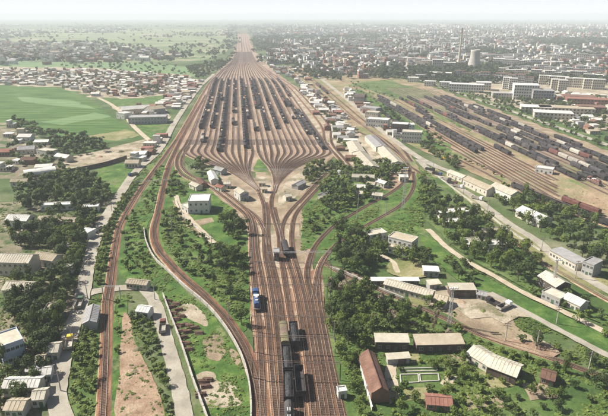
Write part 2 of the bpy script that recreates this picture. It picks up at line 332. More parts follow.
# verge west of the main line and the ground between lines
patch('verge', [(160, 150), (175, 143), (140, 190), (122, 215), (112, 250), (106, 290), (92, 286), (97, 245), (106, 215), (125, 188)], M['grass'], .6)
patch('verge', [(85, 300), (104, 297), (98, 420), (54, 420), (66, 360), (74, 330)], M['grass'], .6)
patch('meadow', [(178, 150), (183, 142), (182, 172), (212, 190), (244, 220), (250, 240), (254, 300), (248, 340), (228, 314), (200, 287), (165, 257), (156, 236), (164, 200)], M['lush'], .8)
patch('meadow', [(165, 160), (166, 178), (152, 212), (142, 240), (165, 272), (215, 318), (236, 345), (252, 395), (253, 430), (206, 430), (175, 320), (152, 287), (120, 283), (116, 262), (124, 225), (146, 190)], M['lush'], .8)
patch('meadow', [(116, 296), (130, 293), (126, 320), (134, 330), (160, 400), (176, 430), (104, 430), (110, 350)], M['lush'], .6)
patch('bare_lot', [(122, 310), (131, 318), (133, 335), (143, 355), (160, 395), (168, 430), (112, 430), (119, 380), (121, 345)], M['soil'], .8)
patch('sandy_patch', [(177, 306), (192, 302), (206, 318), (210, 328), (196, 322), (184, 318)], M['dust'], 1.0)
patch('sandy_patch', [(206, 340), (222, 336), (228, 350), (222, 360), (212, 362), (204, 352)], M['tan'], 1.4)
patch('sandy_patch', [(228, 350), (238, 352), (242, 366), (232, 364)], M['tan'], 1.2)
patch('sandy_patch', [(194, 372), (214, 370), (224, 384), (236, 380), (243, 400), (240, 412), (206, 412), (200, 392)], M['dust'], 1.6)
patch('sandy_path_bed', [(172, 200), (180, 204), (196, 222), (210, 236), (200, 238), (184, 226)], M['tan'], .5)
patch('garden_plot', [(184, 222), (212, 218), (214, 222), (200, 226), (186, 226)], M['tan'], .3)
# bowl yard and throat
patch('bowl_yard', [K(-.46, 146), K(-.43, 110), K(-.4, 84), (217, 72), (229, 60), (235, 48), (238, 34), (248, 34), (253, 48), (262, 60), (276, 72), K(.86, 90), K(.86, 130), (336, 150), (330, 168), (318, 172), (300, 160), (270, 176), (255, 172), (216, 165), (192, 158)], M['yardbed'], .8)
patch('throat_ground', [(214, 164), (255, 178), (258, 170), (270, 172), (300, 160), (330, 158), (318, 176), (300, 200), (312, 255), (340, 430), (248, 430), (256, 370), (252, 300), (250, 240), (240, 216), (206, 186), (222, 180)], M['tan'], .8)
patch('trackside_ground', [(249, 240), (256, 262), (268, 284), (285, 290), (300, 288), (310, 272), (330, 262), (324, 285), (324, 330), (334, 370), (342, 430), (250, 430), (256, 370), (250, 300)], M['rust'], .5)
patch('sandy_patch', [(256, 176), (268, 177), (273, 188), (268, 202), (262, 192)], M['dust'], .6)
patch('sandy_patch', [(258, 226), (264, 224), (264, 250), (267, 268), (261, 262)], M['dust'], .5)
patch('sandy_patch', [(270, 222), (276, 230), (279, 250), (283, 270), (275, 268), (270, 246)], M['dust'], .5)
patch('sandy_patch', [(284, 232), (289, 222), (289, 250), (294, 268), (288, 260)], M['dust'], .5)
patch('sandy_patch', [(282, 186), (296, 174), (312, 168), (320, 174), (300, 194), (284, 206), (276, 206)], M['dust'], .8)
patch('grass_triangle', [(252, 171), (256, 163), (260, 158), (265, 165), (270, 172), (262, 173)], M['lush'], .5)
patch('dark_band', [(186, 140), (330, 140), (334, 145), (186, 145)], M['darkground'], .5)  # plain dark strip laid across the bowl tracks
# east side
patch('grassland', [(303, 205), (330, 172), (420, 168), (440, 172), (430, 200), (418, 236), (380, 262), (350, 250), (330, 262), (316, 250), (300, 250)], M['lush'], 1)
patch('wooded_ground', [(322, 262), (360, 270), (376, 285), (430, 298), (470, 325), (540, 352), (640, 390), (640, 430), (342, 430), (334, 370), (326, 330)], M['grass'], .8)
patch('tan_slope', [(330, 268), (350, 276), (372, 284), (400, 294), (440, 312), (470, 330), (530, 350), (560, 356), (556, 346), (520, 332), (505, 312), (440, 300), (400, 286), (360, 276), (334, 266)], M['tan'], .8)
patch('village_ground', [(318, 82), (336, 90), (372, 130), (404, 166), (410, 178), (380, 190), (356, 170), (346, 168), (326, 142), (308, 118), (290, 92)], M['dust'], 1)
patch('red_soil', [(384, 176), (398, 172), (402, 184), (392, 192), (382, 190)], M['soil'], .6)
patch('hill_corridor', [K(.95, 66), K(1.02, 90), K(1.05, 120), (388, 160), (402, 174), (412, 182), (420, 170), (410, 154), (386, 136), K(1.3, 112), K(1.4, 88), K(1.3, 66)], M['scrubyard'], .8)
patch('grassland', [K(1.3, 72), (372, 74), (420, 82), (470, 102), (520, 122), K(2.2, 146), (640, 200), (640, 232), (560, 212), (480, 176), (425, 152), (400, 140), (360, 108)], M['scrubyard'], 1)
patch('pale_meadow', [(350, 84), (385, 80), (425, 90), (448, 104), (478, 122), (470, 132), (430, 112), (400, 100)], M['grass'], 1)
patch('pale_meadow', [(345, 90), (362, 90), (392, 108), (425, 130), (455, 148), (450, 156), (420, 144), (388, 122), (362, 104)], M['lush'], 1)
patch('coal_yard', [K(2.04, 100), K(2.63, 96), K(2.63, 130), K(2.63, 185), K(2.04, 172)], M['cinderweed'], 1)
patch('bare_yard', [K(1.62, 136), K(2.0, 136), K(2.0, 200), K(1.9, 240), (640, 244), (600, 222), (540, 196), (490, 172)], M['ochre'], 1)
patch('sand_belt', [K(2.62, 84), K(2.74, 84), K(2.74, 160), K(2.62, 170)], M['tan'], 1)
patch('canal_green', [K(2.75, 84), K(2.95, 84), K(2.95, 160), K(2.75, 160)], M['grass'], 1)
patch('corridor_verge', [(418, 168), (432, 176), (472, 206), (520, 246), (560, 276), (640, 318), (640, 300), (560, 256), (508, 222), (460, 186), (436, 168)], M['drygrass'], .8)
for pl_, mt_ in [([(408, 352), (416, 351), (420, 362), (410, 364)], 'drygrass'), ([(440, 356), (462, 355), (464, 366), (442, 368)], 'tan'), ([(402, 390), (430, 388), (440, 396), (404, 402)], 'drygrass'), ([(444, 376), (456, 378), (452, 390), (442, 384)], 'path'), ([(470, 372), (500, 378), (512, 388), (486, 390)], 'drygrass'),
                ([(520, 384), (548, 386), (560, 398), (530, 402)], 'tan'), ([(384, 366), (396, 364), (398, 398), (388, 404)], 'path'), ([(466, 396), (500, 398), (504, 410), (470, 412)], 'tan'), ([(484, 336), (540, 344), (560, 354), (552, 358), (520, 352)], 'soil'), ([(408, 296), (430, 302), (440, 308), (412, 306)], 'drygrass')]:
    patch('garden_plot', pl_, M[mt_], 1.0)
patch('embankment', [(412, 226), (422, 228), (446, 252), (474, 272), (520, 296), (570, 320), (640, 352), (640, 368), (560, 334), (500, 306), (462, 284), (434, 262)], M['lush'], .5)
patch('yard_court', [(430, 290), (446, 286), (478, 290), (490, 293), (500, 300), (512, 305), (528, 318), (514, 318), (506, 326), (488, 318), (470, 320), (452, 310), (440, 314), (424, 304)], M['dust'], 1.3)
patch('grove_ground', [(424, 180), (440, 178), (470, 206), (520, 250), (540, 270), (570, 296), (640, 340), (560, 308), (500, 276), (470, 260), (446, 242), (424, 218)], M['grass'], .8)
patch('garden_clearing', [(390, 258), (424, 260), (434, 270), (426, 280), (384, 276)], M['drygrass'], .5)
patch('city_ground', [(330, 60), (640, 60), (640, 136), (560, 124), (500, 104), (440, 80), (380, 74), (330, 72)], M['dust'], 3)

# roads
R3 = strip('road', [(66, 425), (57, 400), (64, 358), (71, 334), (82, 300), (88, 268), (94, 244), (102, 225), (115, 203), (136, 172), (158, 152), (174, 124), (190, 100), (201, 86), (214, 74)], 6.0, M['road'], w1=6.5)
strip('road', [(82, 296), (95, 292), (107, 290), (130, 288), (143, 289), (152, 298), (160, 318), (168, 346), (176, 376), (182, 402), (186, 425)], 5.0, M['road'], z=.3)
strip('path', [(98, 98), (110, 104), (125, 116), (134, 127), (146, 138), (156, 146)], 5.0, M['path'], jit=.1)
strip('road', [(300, 66), (322, 80), (340, 94), (360, 111), (379, 129), (396, 142), (414, 155), (436, 167), (457, 175), (480, 188), (505, 200)], 6.5, M['road'])
strip('road', [(418, 160), (430, 171), (457, 187), (482, 204), (508, 224), (540, 244), (557, 261), (574, 272), (600, 287), (640, 308)], 5.2, M['road'])
strip('path', [(428, 230), (449, 250), (475, 267), (496, 278), (518, 291), (540, 302), (568, 315), (600, 331), (640, 350)], 3.2, M['path'])
strip('path', [(490, 294), (509, 304), (547, 325), (570, 337), (594, 350), (640, 372)], 3.0, M['road'])
strip('road', [K(2.83, 78), K(2.84, 90), K(2.85, 110), K(2.85, 130), K(2.85, 160)], 7, M['road'])
strip('path', [(176, 196), (180, 208), (192, 222), (206, 236), (214, 244)], 3.0, M['path'])
strip('path', [(380, 256), (392, 262), (398, 274)], 2.5, M['path'])
strip('path', [K(3.3, 60), K(3.2, 80), K(3.2, 110)], 9, M['road'])
strip('road', [(300, 45), (345, 50), (400, 62), (455, 74), (520, 86)], 10, M['road'], occ=True)
strip('road', [(322, 80), (350, 74), (395, 70), (450, 60)], 9, M['road'])

# ------------------------------------------------------------------ railway tracks
TRK = {}; tcount = [0]
def track(key, pts, label, group, bal='ballast', world=False, sleep=480, raw=None, wd=1.95):
    path = raw or pxpath(pts, 3.0)
    zo = 0.10 + 0.004 * (tcount[0] % 40); tcount[0] += 1
    zt = zo + 0.28
    t = thing('railway_track', label, 'railway track', (path[0].x, path[0].y, 0), 0, group)
    ox, oy = path[0].x, path[0].y
    P = [Vector((p.x - ox, p.y - oy)) for p in path]; N = normals(P)
    b = MB(); sweep(b, P, [(-wd, zo - .06), (-wd + .55, zt), (-.62, zt + .01), (.62, zt + .01), (wd - .55, zt), (wd, zo - .06)], N, mats=[1, 0, 2, 0, 1])
    b.obj('ballast', [M[bal], M['shoulder'], M['oily']], t)
    for s in (-1, 1):
        r = MB(); o = s * .7525
        sweep(r, P, [(o - .075, zt + .08), (o - .075, zt + .25), (o + .075, zt + .25), (o + .075, zt + .08)], N); r.obj('rail', M['rail'], t)
    sp = MB(); acc = 0.0
    for i in range(len(P) - 1):
        a, c = P[i], P[i + 1]; L = (c - a).length; d = (c - a) / max(L, 1e-6); n = Vector((d.y, -d.x))
        while acc < L:
            q = a + d * acc; y_ = q.y + oy
            if y_ < sleep:
                u = n * 1.25; v = d * .13; h = zt + .10; l = zt - .02
                V = [q - u - v, q + u - v, q + u + v, q - u + v]
                sp.add([(p.x, p.y, h) for p in V] + [(p.x, p.y, l) for p in V], [(0, 1, 2, 3), (0, 4, 5, 1), (2, 6, 7, 3), (1, 5, 6, 2), (3, 7, 4, 0)])
            acc += .75
        acc -= L
    if sp.F: sp.obj('sleepers', M['sleeper'], t, kind='stuff')
    occ_path(path, 3.2); TRK[key] = (path, zt + .25); return path

# western main line (double)
MA = [(102.5, 430), (104, 400), (106.5, 340), (107.5, 300), (110, 287), (115, 250), (120.5, 225), (132.5, 203), (142.5, 187), (154, 171), (168, 152), (177, 139), (192, 113), (202, 95), (212, 80), (228, 67), (240, 56), (242, 44), (241, 36)]
track('A1', MA, 'rusty single main line at far left of the picture', None, wd=2.5)
MBp = [(263, 425), (259, 398), (254.5, 376), (247, 353), (237.6, 336), (226, 319), (212, 304), (199, 291.6), (184.5, 279), (170, 264), (158, 249), (154, 232), (158.5, 212), (163, 190), (169, 166), (180, 142), (194, 116), (206, 95)]
track('B1', MBp, 'curved single line beside the pale boundary wall', None, wd=2.6)
# loop on the left of the bowl
MC = [(263, 425), (262, 380), (259, 330), (256, 300), (253.5, 270), (251.5, 250), (251, 230), (246, 216), (234.6, 206), (222, 196), (209, 187), (195, 182), (182, 175), (176.8, 166), (178, 156), (185, 146), (192, 132), (202, 108), (213, 86), (228, 70)]
pc = pxpath(MC, 3.0); nc = normals(pc); sg = 1 if nc[0].x > 0 else -1
track('C1', None, 'leftmost trunk track, looping round the left side of the bowl', 'loop tracks left of the bowl', raw=pc)
track('C2', [(277, 425), (273, 380), (268, 320), (262, 280), (257, 252), (255.5, 232), (251, 216), (240, 204.5), (227, 194.5), (213, 185), (199, 180), (187, 173), (181.5, 165), (183, 156), (189, 147)], 'second trunk track from the left, ending beside the loop', 'loop tracks left of the bowl')
track('D1', [(283, 425), (281, 380), (276, 320), (270, 280), (265.5, 256), (264.5, 236), (265, 220), (263.5, 204), (258, 191)], 'third trunk track from the left, carrying the left half of the bowl', 'trunk tracks')
track('D2', [(289, 425), (288, 380), (283, 330), (278, 290), (273, 268), (269, 250), (268, 234), (268, 218), (266, 203)], 'fourth trunk track from the left, beside the standing train', 'trunk tracks')
track('X1', [(268, 246), (264, 230), (256, 217), (246, 209)], 'short crossover curving from the left loop into the trunk', 'crossovers')
track('E1', [(303, 425), (299, 380), (293, 330), (288, 300), (284, 275), (280, 250), (279, 236), (275, 222), (271.5, 209), (272, 198), (276, 187)], 'fifth trunk track from the left, carrying the right half of the bowl', 'trunk tracks')
track('E2', [(315, 425), (310, 380), (304, 335), (298, 300), (293, 278), (288, 262), (284, 247), (281, 234), (277, 221), (274, 208)], 'sixth trunk track from the left, right of the standing train', 'trunk tracks')
track('X2', [(284, 250), (281.5, 236), (283, 224), (290, 212), (303, 198), (318, 182), (327, 173)], 'branch curving up right out of the trunk towards the trees', 'branches right of the trunk')
track('F1', [(325, 425), (318, 380), (311, 335), (305, 300), (299, 276), (294.5, 260), (292, 245), (292, 230), (295, 216), (304, 204), (316, 191), (328, 178), (334, 171)], 'second branch curving up right out of the trunk, beside the trees', 'branches right of the trunk')
track('G1', [(334, 425), (326, 380), (318, 335), (312, 300), (307, 276), (309, 262), (315, 247), (325, 235), (337, 224), (352, 215), (369, 205), (386, 196), (398, 188), (407, 179), (409.5, 168), (402, 157), (388, 146), (374, 134), K(1.1, 110), K(1.08, 85), K(1.0, 66)], 'long branch sweeping right between the groves to the hillside corridor', 'eastern branches')
track('G2', [(344, 425), (334, 380), (325, 335), (319, 300), (318, 280), (321, 265), (329, 253), (339, 243), (352, 234), (368, 225), (382, 217), (400, 206), (410, 195), (414, 184), (413, 172)], 'outer branch sweeping right between the groves, right of the long branch', 'eastern branches')
track('G3', [(313, 300), (316, 284), (319, 270), (327, 255)], 'short connection between the two eastern branches', 'eastern branches')
# bowl
NB = 23; BK = [-.36 + i * (1.05 / (NB - 1)) for i in range(NB)]
def lerp(a, b, t): return (a[0] + (b[0] - a[0]) * t, a[1] + (b[1] - a[1]) * t)
ordn = ['first', 'second', 'third', 'fourth', 'fifth', 'sixth', 'seventh', 'eighth', 'ninth', 'tenth', 'eleventh', 'twelfth', 'thirteenth', 'fourteenth', 'fifteenth', 'sixteenth', 'seventeenth', 'eighteenth', 'nineteenth', 'twentieth', 'twenty-first', 'twenty-second', 'twenty-third', 'twenty-fourth', 'twenty-fifth', 'twenty-sixth', 'twenty-seventh', 'twenty-eighth', 'twenty-ninth', 'thirtieth']
for i, k in enumerate(BK):
    nl = 11
    if i < nl:
        u = i / (nl - 1)
        low = [lerp((258, 191), (258.5, 190), u), lerp((246, 182), (252.5, 182), u), lerp((228, 171), (249, 172), u), lerp((207, 163.5), (250, 163), u), (VX + k * 141, 153)]
    else:
        u = (i - nl) / (NB - nl - 1)
        low = [lerp((274.5, 193), (276, 187), u), lerp((275.2, 182), (280.5, 181), u), lerp((271, 169), (292, 170.5), u), lerp((263.5, 161), (309, 162), u), (VX + k * 139, 153 + u)]
        low[4] = (VX + k * (138 - 0 * u) - 1.5 * u, 153 + u)
    up = [K(k, 144), K(k, 125), K(k, 100), K(k, 82), lerp(K(k, 74), (242, 74), .12), lerp((231, 62), (257, 62), i / (NB - 1)), lerp((236, 52), (251, 52), i / (NB - 1))]
    track('bowl%d' % i, low + up, '%s parallel track from the left in the fan shaped marshalling bowl' % ordn[i], 'marshalling bowl tracks', 'ballast2')
for j, k in enumerate([.76, .83]):
    track('byp%d' % j, [(348 + j * 5, 170), (339 + 5 * j, 159), (326 + 6 * j, 144), K(k, 128), K(k, 105), K(k * .93, 84), (262 + 3 * j, 70), (252 + j, 60)], '%s rusty bypass track along the right edge of the bowl' % ('inner', 'outer')[j], 'bypass tracks')
for j in range(6):
    track('far%d' % j, [(236 + 3.0 * j, 52), (236.5 + 2.4 * j, 44), (237.5 + 1.9 * j, 36), (238.5 + 1.4 * j, 30)], '%s from left of the distant main tracks leaving towards the horizon' % ordn[j], 'distant main tracks', 'ballast2')
# hillside corridor
for j, k in enumerate([1.0, 1.15, 1.21]):
    track('cor%d' % j, [(404 + 4 * j, 164 - 1 * j), (384 + 6 * j, 146 - 2 * j), K(k, 124), K(k, 104), K(k, 84), K(k * .95, 66)], '%s track of the grassy corridor beside the white road' % ordn[j], 'corridor tracks', 'ballast')
# line beside the east road
track('ER', [(409, 166), (424, 176), (446, 192), (468, 208), (490, 224), (520, 246), (542, 262), (567, 277), (600, 296), (650, 322)], 'single brown track running beside the eastern road', None)
track('L3', [(322, 262), (345, 276), (392, 296), (440, 317), (483, 336.6), (532, 352.7), (562, 363), (600, 377), (650, 394)], 'single brown siding across the slope at lower right', None)
# right yard
RK = [1.66, 1.73, 1.80, 1.87, 1.94] + [2.06 + .053 * i for i in range(11)]
for i, k in enumerate(RK):
    y0 = 100 if k < 2 else 92
    pts = [K(k + .02, 250 if k < 1.9 else 215), K(k, 180), K(k, 150), K(k, 120), K(k, y0 - 4)]
    if k < 2.0: pts = [K(k, 205 - 6 * i)] + pts[1:4] + [K(k, 95 + i)]
    track('ry%d' % i, pts, '%s track from the near side in the diagonal right yard' % ordn[i], 'right yard tracks', 'ballast2')
for i, k in enumerate([1.695, 1.765, 1.835, 1.905]):
    track('rz%d' % i, [K(k + .01, 205 - 8 * i), K(k, 180), K(k, 152), K(k, 128)], 'empty rusty siding, %s of those threaded between the near yard tracks' % ordn[i], 'empty right yard sidings', 'ballast')
track('HT', [(650, 243), (608, 227), (564, 210), (533, 197), (511, 187), (480, 171), (450, 156), (425, 143), (400, 127), (378, 110), (362, 98)], 'near edge track of the right yard carrying the long hopper train', None)
track('HT2', [(650, 236), (608, 220), (564, 203), (533, 190), (511, 180), (480, 165), (455, 151), (425, 137)], 'empty track just above the long hopper train', None)

# ------------------------------------------------------------------ wagons
def wheelset(mb, x, m):
    for sx in (-1, 1):
        mb.tube((sx * .72 - .06, x, .46), (sx * .72 + .06, x, .46), .46, n=8, m=m)
def bogie_mesh():
    b = MB()
    for sy in (-.9, .9): wheelset(b, sy, 0)
    for sx in (-.98, .98): b.box(sx - .08, sx + .08, -1.4, 1.4, .35, .75, 0)
    b.box(-.9, .9, -.3, .3, .5, .85, 0); return b
BOG = bogie_mesh().mesh('bogie', [M['rustysteel']])
L_ = 6.3
def ribs(b, z0, z1, w, m=0, n=9):
    for i in range(n):
        y = -L_ + .25 + i * (2 * L_ - .5) / (n - 1)
        for s in (-1, 1): b.box(min(s * w, s * (w + .1)), max(s * w, s * (w + .1)), y - .08, y + .08, z0, z1, m)
def gond_body():
    b = MB(); b.box(-1.3, 1.3, -L_, L_, .9, 1.1)
    b.box(-1.5, -1.4, -L_, L_, 1.12, 3.1); b.box(1.4, 1.5, -L_, L_, 1.12, 3.1)
    b.box(-1.4, 1.4, -L_, -L_ + .1, 1.12, 3.1); b.box(-1.4, 1.4, L_ - .1, L_, 1.12, 3.1); ribs(b, 1.15, 3.05, 1.5)
    b.box(-.15, .15, -L_ - .35, -L_ - .005, .85, 1.1); b.box(-.15, .15, L_ + .005, L_ + .35, .85, 1.1); return b
def load_geo(seed, top=3.0):
    b = MB(); random.seed(seed); nx, ny = 5, 14; V = []
    for j in range(ny):
        for i in range(nx):
            e = (1 - abs(i / (nx - 1) * 2 - 1) ** 2) * (1 - abs(j / (ny - 1) * 2 - 1) ** 6)
            V.append((-1.38 + 2.76 * i / (nx - 1), -L_ + .12 + (2 * L_ - .24) * j / (ny - 1), top - .5 + .75 * e + U(-.08, .08)))
    b.add(V, [(j * nx + i, j * nx + i + 1, (j + 1) * nx + i + 1, (j + 1) * nx + i) for j in range(ny - 1) for i in range(nx - 1)]); return b
def arch_prof(w, z0, z1, rise, n=6):
    P = [(-w, z0), (-w, z1)]
    for i in range(1, n): a = math.pi * (1 - i / n); P.append((w * math.cos(a), z1 + rise * math.sin(a)))
    return P + [(w, z1), (w, z0)]
def extr(b, prof, y0, y1, m=0):
    n = len(prof); V = [(x, y0, z) for x, z in prof] + [(x, y1, z) for x, z in prof]
    b.add(V, [(i, (i + 1) % n, n + (i + 1) % n, n + i) for i in range(n)] + [tuple(range(n - 1, -1, -1)), tuple(range(n, 2 * n))], m)
def box_body():
    b = MB(); b.box(-1.3, 1.3, -L_, L_, .9, 1.1); extr(b, arch_prof(1.45, 1.12, 3.3, .5), -L_, L_); ribs(b, 1.15, 3.25, 1.45, n=13)
    b.box(-.15, .15, -L_ - .35, -L_ - .005, .85, 1.1); b.box(-.15, .15, L_ + .005, L_ + .35, .85, 1.1); return b
def tank_body():
    b = MB(); b.box(-1.2, 1.2, -L_, L_, .9, 1.1); n = 12
    rings = [(-5.9, .5), (-5.7, 1.1), (-5.3, 1.35), (5.3, 1.35), (5.7, 1.1), (5.9, .5)]
    V = []; Fc = []
    for y, r in rings:
        for i in range(n): V.append((r * math.cos(2 * math.pi * i / n), y, 2.5 + r * math.sin(2 * math.pi * i / n)))
    for j in range(len(rings) - 1):
        for i in range(n): Fc.append((j * n + i, j * n + (i + 1) % n, (j + 1) * n + (i + 1) % n, (j + 1) * n + i))
    Fc += [tuple(range(n)), tuple(range((len(rings) - 1) * n, len(rings) * n))]
    b.add(V, Fc); b.tube((0, 0, 3.7), (0, 0, 4.2), .5, n=8); b.box(-.15, .15, -L_ - .35, L_ + .35, .85, .895)
    for y in (-4.5, 4.5): b.box(-1.1, 1.1, y - .3, y + .3, 1.12, 1.8)
    return b
GOND = gond_body(); BOXB = box_body(); TANK = tank_body(); CLOAD = load_geo(3); SLOAD = load_geo(4, 2.2)
random.seed(11)
def merge(*parts):
    b = MB()
    for p, m in parts: b.add(p.V, p.F, m)
    return b
def bogs():
    b = MB(); g = bogie_mesh()
    for s in (-4.2, 4.2): b.add([(x, y + s, z) for x, y, z in g.V], g.F)
    return b
BG2 = bogs()
FAR = {}
def simple(kind):
    b = MB()
    b.box(-1.2, 1.2, -5.6, -2.8, .1, .95, 0); b.box(-1.2, 1.2, 2.8, 5.6, .1, .95, 0)
    if kind in ('coal', 'empty', 'sand'):
        b.add(GOND.V[:40], [f for f in GOND.F if max(f) < 40], 0)
        ld = {'coal': CLOAD, 'sand': SLOAD}.get(kind)
        if ld: b.add(ld.V, ld.F, 1)
    elif kind == 'box' or kind == 'redbox' or kind == 'palebox':
        b.add(BOXB.V[:24], [f for f in BOXB.F if max(f) < 24], 1 if kind != 'box' else 0)
    else: b.add(TANK.V, TANK.F, 1)
    return b
LM = {'coal': 'coal', 'empty': 'wag', 'sand': 'sand', 'box': 'wag', 'redbox': 'wagred', 'palebox': 'wagpale', 'tank': 'wag'}
SIM = {k: simple(k) for k in LM}; SIMM = {k: SIM[k].mesh('wagon_' + k, [M['wag'], M[LM[k]]]) for k in LM}
KW = {'coal': ('coal_wagon', 'coal filled black open wagon'), 'empty': ('open_wagon', 'empty black open wagon'), 'sand': ('open_wagon', 'black open wagon with pale load'),
      'box': ('box_wagon', 'dark covered box wagon'), 'redbox': ('box_wagon', 'dull red covered box wagon'), 'palebox': ('box_wagon', 'pale covered box wagon'), 'tank': ('tank_wagon', 'black tank wagon')}
WAG = []
def atrow(path, y0, y1, z):
    """points every 13.7 m along the track between two picture rows"""
    out = []; acc = 0; nxt = None
    for i in range(len(path) - 1):
        a, b = path[i], path[i + 1]; L = (b - a).length; r = PX((a.x, a.y, z))[1]
        if y0 <= r <= y1:
            if nxt is None: nxt = acc
            while nxt < acc + L:
                t = (nxt - acc) / L; p = a.lerp(b, t); d = b - a; out.append((p.x, p.y, z, math.atan2(d.y, d.x) - math.pi / 2)); nxt += 13.7
        acc += L
    return out
def rake(key, y0, y1, kinds, where, gap=0.03):
    path, z = TRK[key]
    for p in atrow(path, y0, y1, z):
        if R() < gap: continue
        WAG.append((p, random.choice(kinds), where))
c7 = ['coal'] * 8 + ['empty', 'box', 'sand']; mx = ['coal', 'coal', 'coal', 'coal', 'empty', 'empty', 'empty', 'box', 'redbox', 'palebox', 'sand', 'tank', 'box', 'box']
bw = 'on the %s bowl track'
for i, y0, y1, kd in [(1, 79, 128, c7), (3, 80, 127, c7), (5, 79, 142, c7), (5, 144, 150, ['coal']), (7, 80, 112, mx), (9, 78, 147, c7), (10, 84, 118, mx), (12, 80, 108, mx), (2, 136, 141, mx),
                  (13, 78, 129, c7), (15, 80, 128, c7), (17, 79, 122, c7), (19, 80, 106, mx), (19, 114, 118, mx), (20, 100, 133, c7), (21, 112, 148, c7), (21, 80, 96, mx), (11, 126, 130, mx), (4, 96, 100, mx), (7, 120, 124, mx)]:
    rake('bowl%d' % i, y0, y1, kd, bw % ordn[i], 0.06)
random.seed(21)
mx2 = ['coal', 'empty', 'empty', 'sand', 'box', 'coal', 'palebox', 'tank', 'empty', 'coal', 'coal', 'coal', 'sand', 'empty', 'coal', 'empty', 'box', 'redbox']
for i in range(5, 16):
    y = 97 + R() * (8 if i in (5, 9, 13) else 40)
    while y < 176:
        e = y + (U(25, 60) if i in (5, 9, 13) else U(5, 16))
        rake('ry%d' % i, y, min(e, 178), random.choice([mx, mx2, mx2]), 'on the %s right yard track' % ordn[i], .06); y = e + (U(2, 6) if i in (5, 9, 13) else U(8, 26))
for i, y0, y1, kd in [(0, 100, 128, c7), (1, 97, 152, mx), (2, 118, 150, c7), (3, 112, 118, mx), (4, 150, 154, mx), (4, 98, 112, mx)]:
    rake('ry%d' % i, y0, y1, kd, 'on the %s right yard track' % ordn[i])
rake('HT', 188, 236, ['sand', 'sand', 'empty'], 'in the long hopper train', 0)
rake('HT2', 203, 213, ['redbox'], 'standing above the long hopper train', 0)
rake('HT', 112, 134, mx, 'on the right yard edge track')
rake('cor1', 84, 96, mx, 'in the grassy corridor beside the white road', .3)
rake('cor0', 94, 112, mx, 'in the grassy corridor beside the white road', .4)
WAG.sort(key=lambda w: -PX(w[0][:3])[1])
for p, k, wh in WAG[:290]:
    nm, ds = KW[k]
    o = link(nm, SIMM[k], None, p[:3], p[3], label=ds + ' ' + wh, category='freight wagon', group=ds + 's ' + wh)
# the rest joined
def joinmany(name, geos, mats, items, **kw):
    """geos: dict k -> MB ; items: (x,y,z,rz,sx,sy,sz,k)"""
    arr = {k: (np.array(g.V, dtype=np.float64), g.F, g.M) for k, g in geos.items()}
    VV = []; FF = []; MM = []; n = 0
    for x, y, z, rz, sx, sy, sz, k in items:
        V, Fc, Mi = arr[k]; c, s = math.cos(rz), math.sin(rz)
        W = np.empty_like(V); a = V[:, 0] * sx; b = V[:, 1] * sy
        W[:, 0] = a * c - b * s + x; W[:, 1] = a * s + b * c + y; W[:, 2] = V[:, 2] * sz + z
        VV.append(W); FF += [tuple(i + n for i in f) for f in Fc]; MM += Mi; n += len(V)
    if not VV: return
    m = bpy.data.meshes.new(name); m.from_pydata(np.concatenate(VV).tolist(), [], FF)
    for q in mats: m.materials.append(q)
    m.polygons.foreach_set('material_index', MM)
    return link(name, m, **kw)
LX = {'coal': 1, 'empty': 0, 'sand': 2, 'box': 0, 'redbox': 3, 'palebox': 4, 'tank': 0}
def remap(g, d):
    b = MB(); b.V = g.V; b.F = g.F; b.M = [d if m == 1 else 0 for m in g.M]; return b
joinmany('distant_wagons', {k: remap(SIM[k], LX[k]) for k in SIM}, [M['wag'], M['coal'], M['sand'], M['wagred'], M['wagpale']],
         [(*p, 1, 1, 1, k) for p, k, wh in WAG[290:]], kind='stuff', label='mass of far freight wagons at the distant ends of both yards', category='freight wagons')

def near_wagon(p, kind, label, group, bm='wag'):
    nm = KW[kind][0]
    t = thing(nm, label, 'freight wagon', p[:3], p[3], group)
    {'coal': GOND, 'empty': GOND, 'sand': GOND, 'box': BOXB, 'palebox': BOXB, 'tank': TANK}[kind].obj('body', M[bm], t)
    if kind == 'coal': CLOAD.obj('load', M['coal'], t)
    if kind == 'sand': SLOAD.obj('load', M['sand'], t)
    for s in (-4.2, 4.2): link('bogie', BOG, t, (0, s, 0))
    if kind == 'tank':
        b = MB()
        for sx in (-.3, .3): b.tube((1.4, sx, 1.1), (1.45, sx, 3.2), .03, n=4)
        for q in range(7): b.tube((1.42, -.3, 1.3 + q * .3), (1.42, .3, 1.3 + q * .3), .025, n=4)
        b.obj('ladder', M['steel'], t)
        b = MB(); b.box(-.5, .5, -2.2, -.7, 3.75, 3.8); b.box(-.5, .5, .7, 2.2, 3.75, 3.8); b.obj('walkway', M['steel'], t)
# the standing train in the trunk
path, z = TRK['D2']
seq = atrow(path, 324, 430, z)[::-1]
kl = ['palebox', 'coal', 'coal', 'tank', 'tank', 'tank', 'tank']
nth = {}
for i, p in enumerate(seq):
    k = kl[min(i, len(kl) - 1)]; 
    lab = {'palebox': 'grey brown covered wagon at the head of the standing train in the trunk', 'coal': 'black open coal wagon, %s vehicle of the standing train in the trunk',
           'tank': 'black tank wagon, %s vehicle of the standing train in the trunk'}[k]
    near_wagon(p, k, lab % ordn[i] if '%' in lab else lab, 'standing train in the trunk', 'cinderweed' if k == 'palebox' else 'wag')
path, z = TRK['E1']
for i, p in enumerate(atrow(path, 334, 343, z)): near_wagon(p, 'coal', 'black coal wagon alone beside the standing train, %s of its short cut' % ordn[i], 'short cut beside the standing train')
for i, p in enumerate(atrow(path, 376, 388, z)): near_wagon(p, 'tank' if i else 'empty', 'dark wagon right of the standing tank wagons, %s of the lower cut' % ordn[i], 'lower short cut')

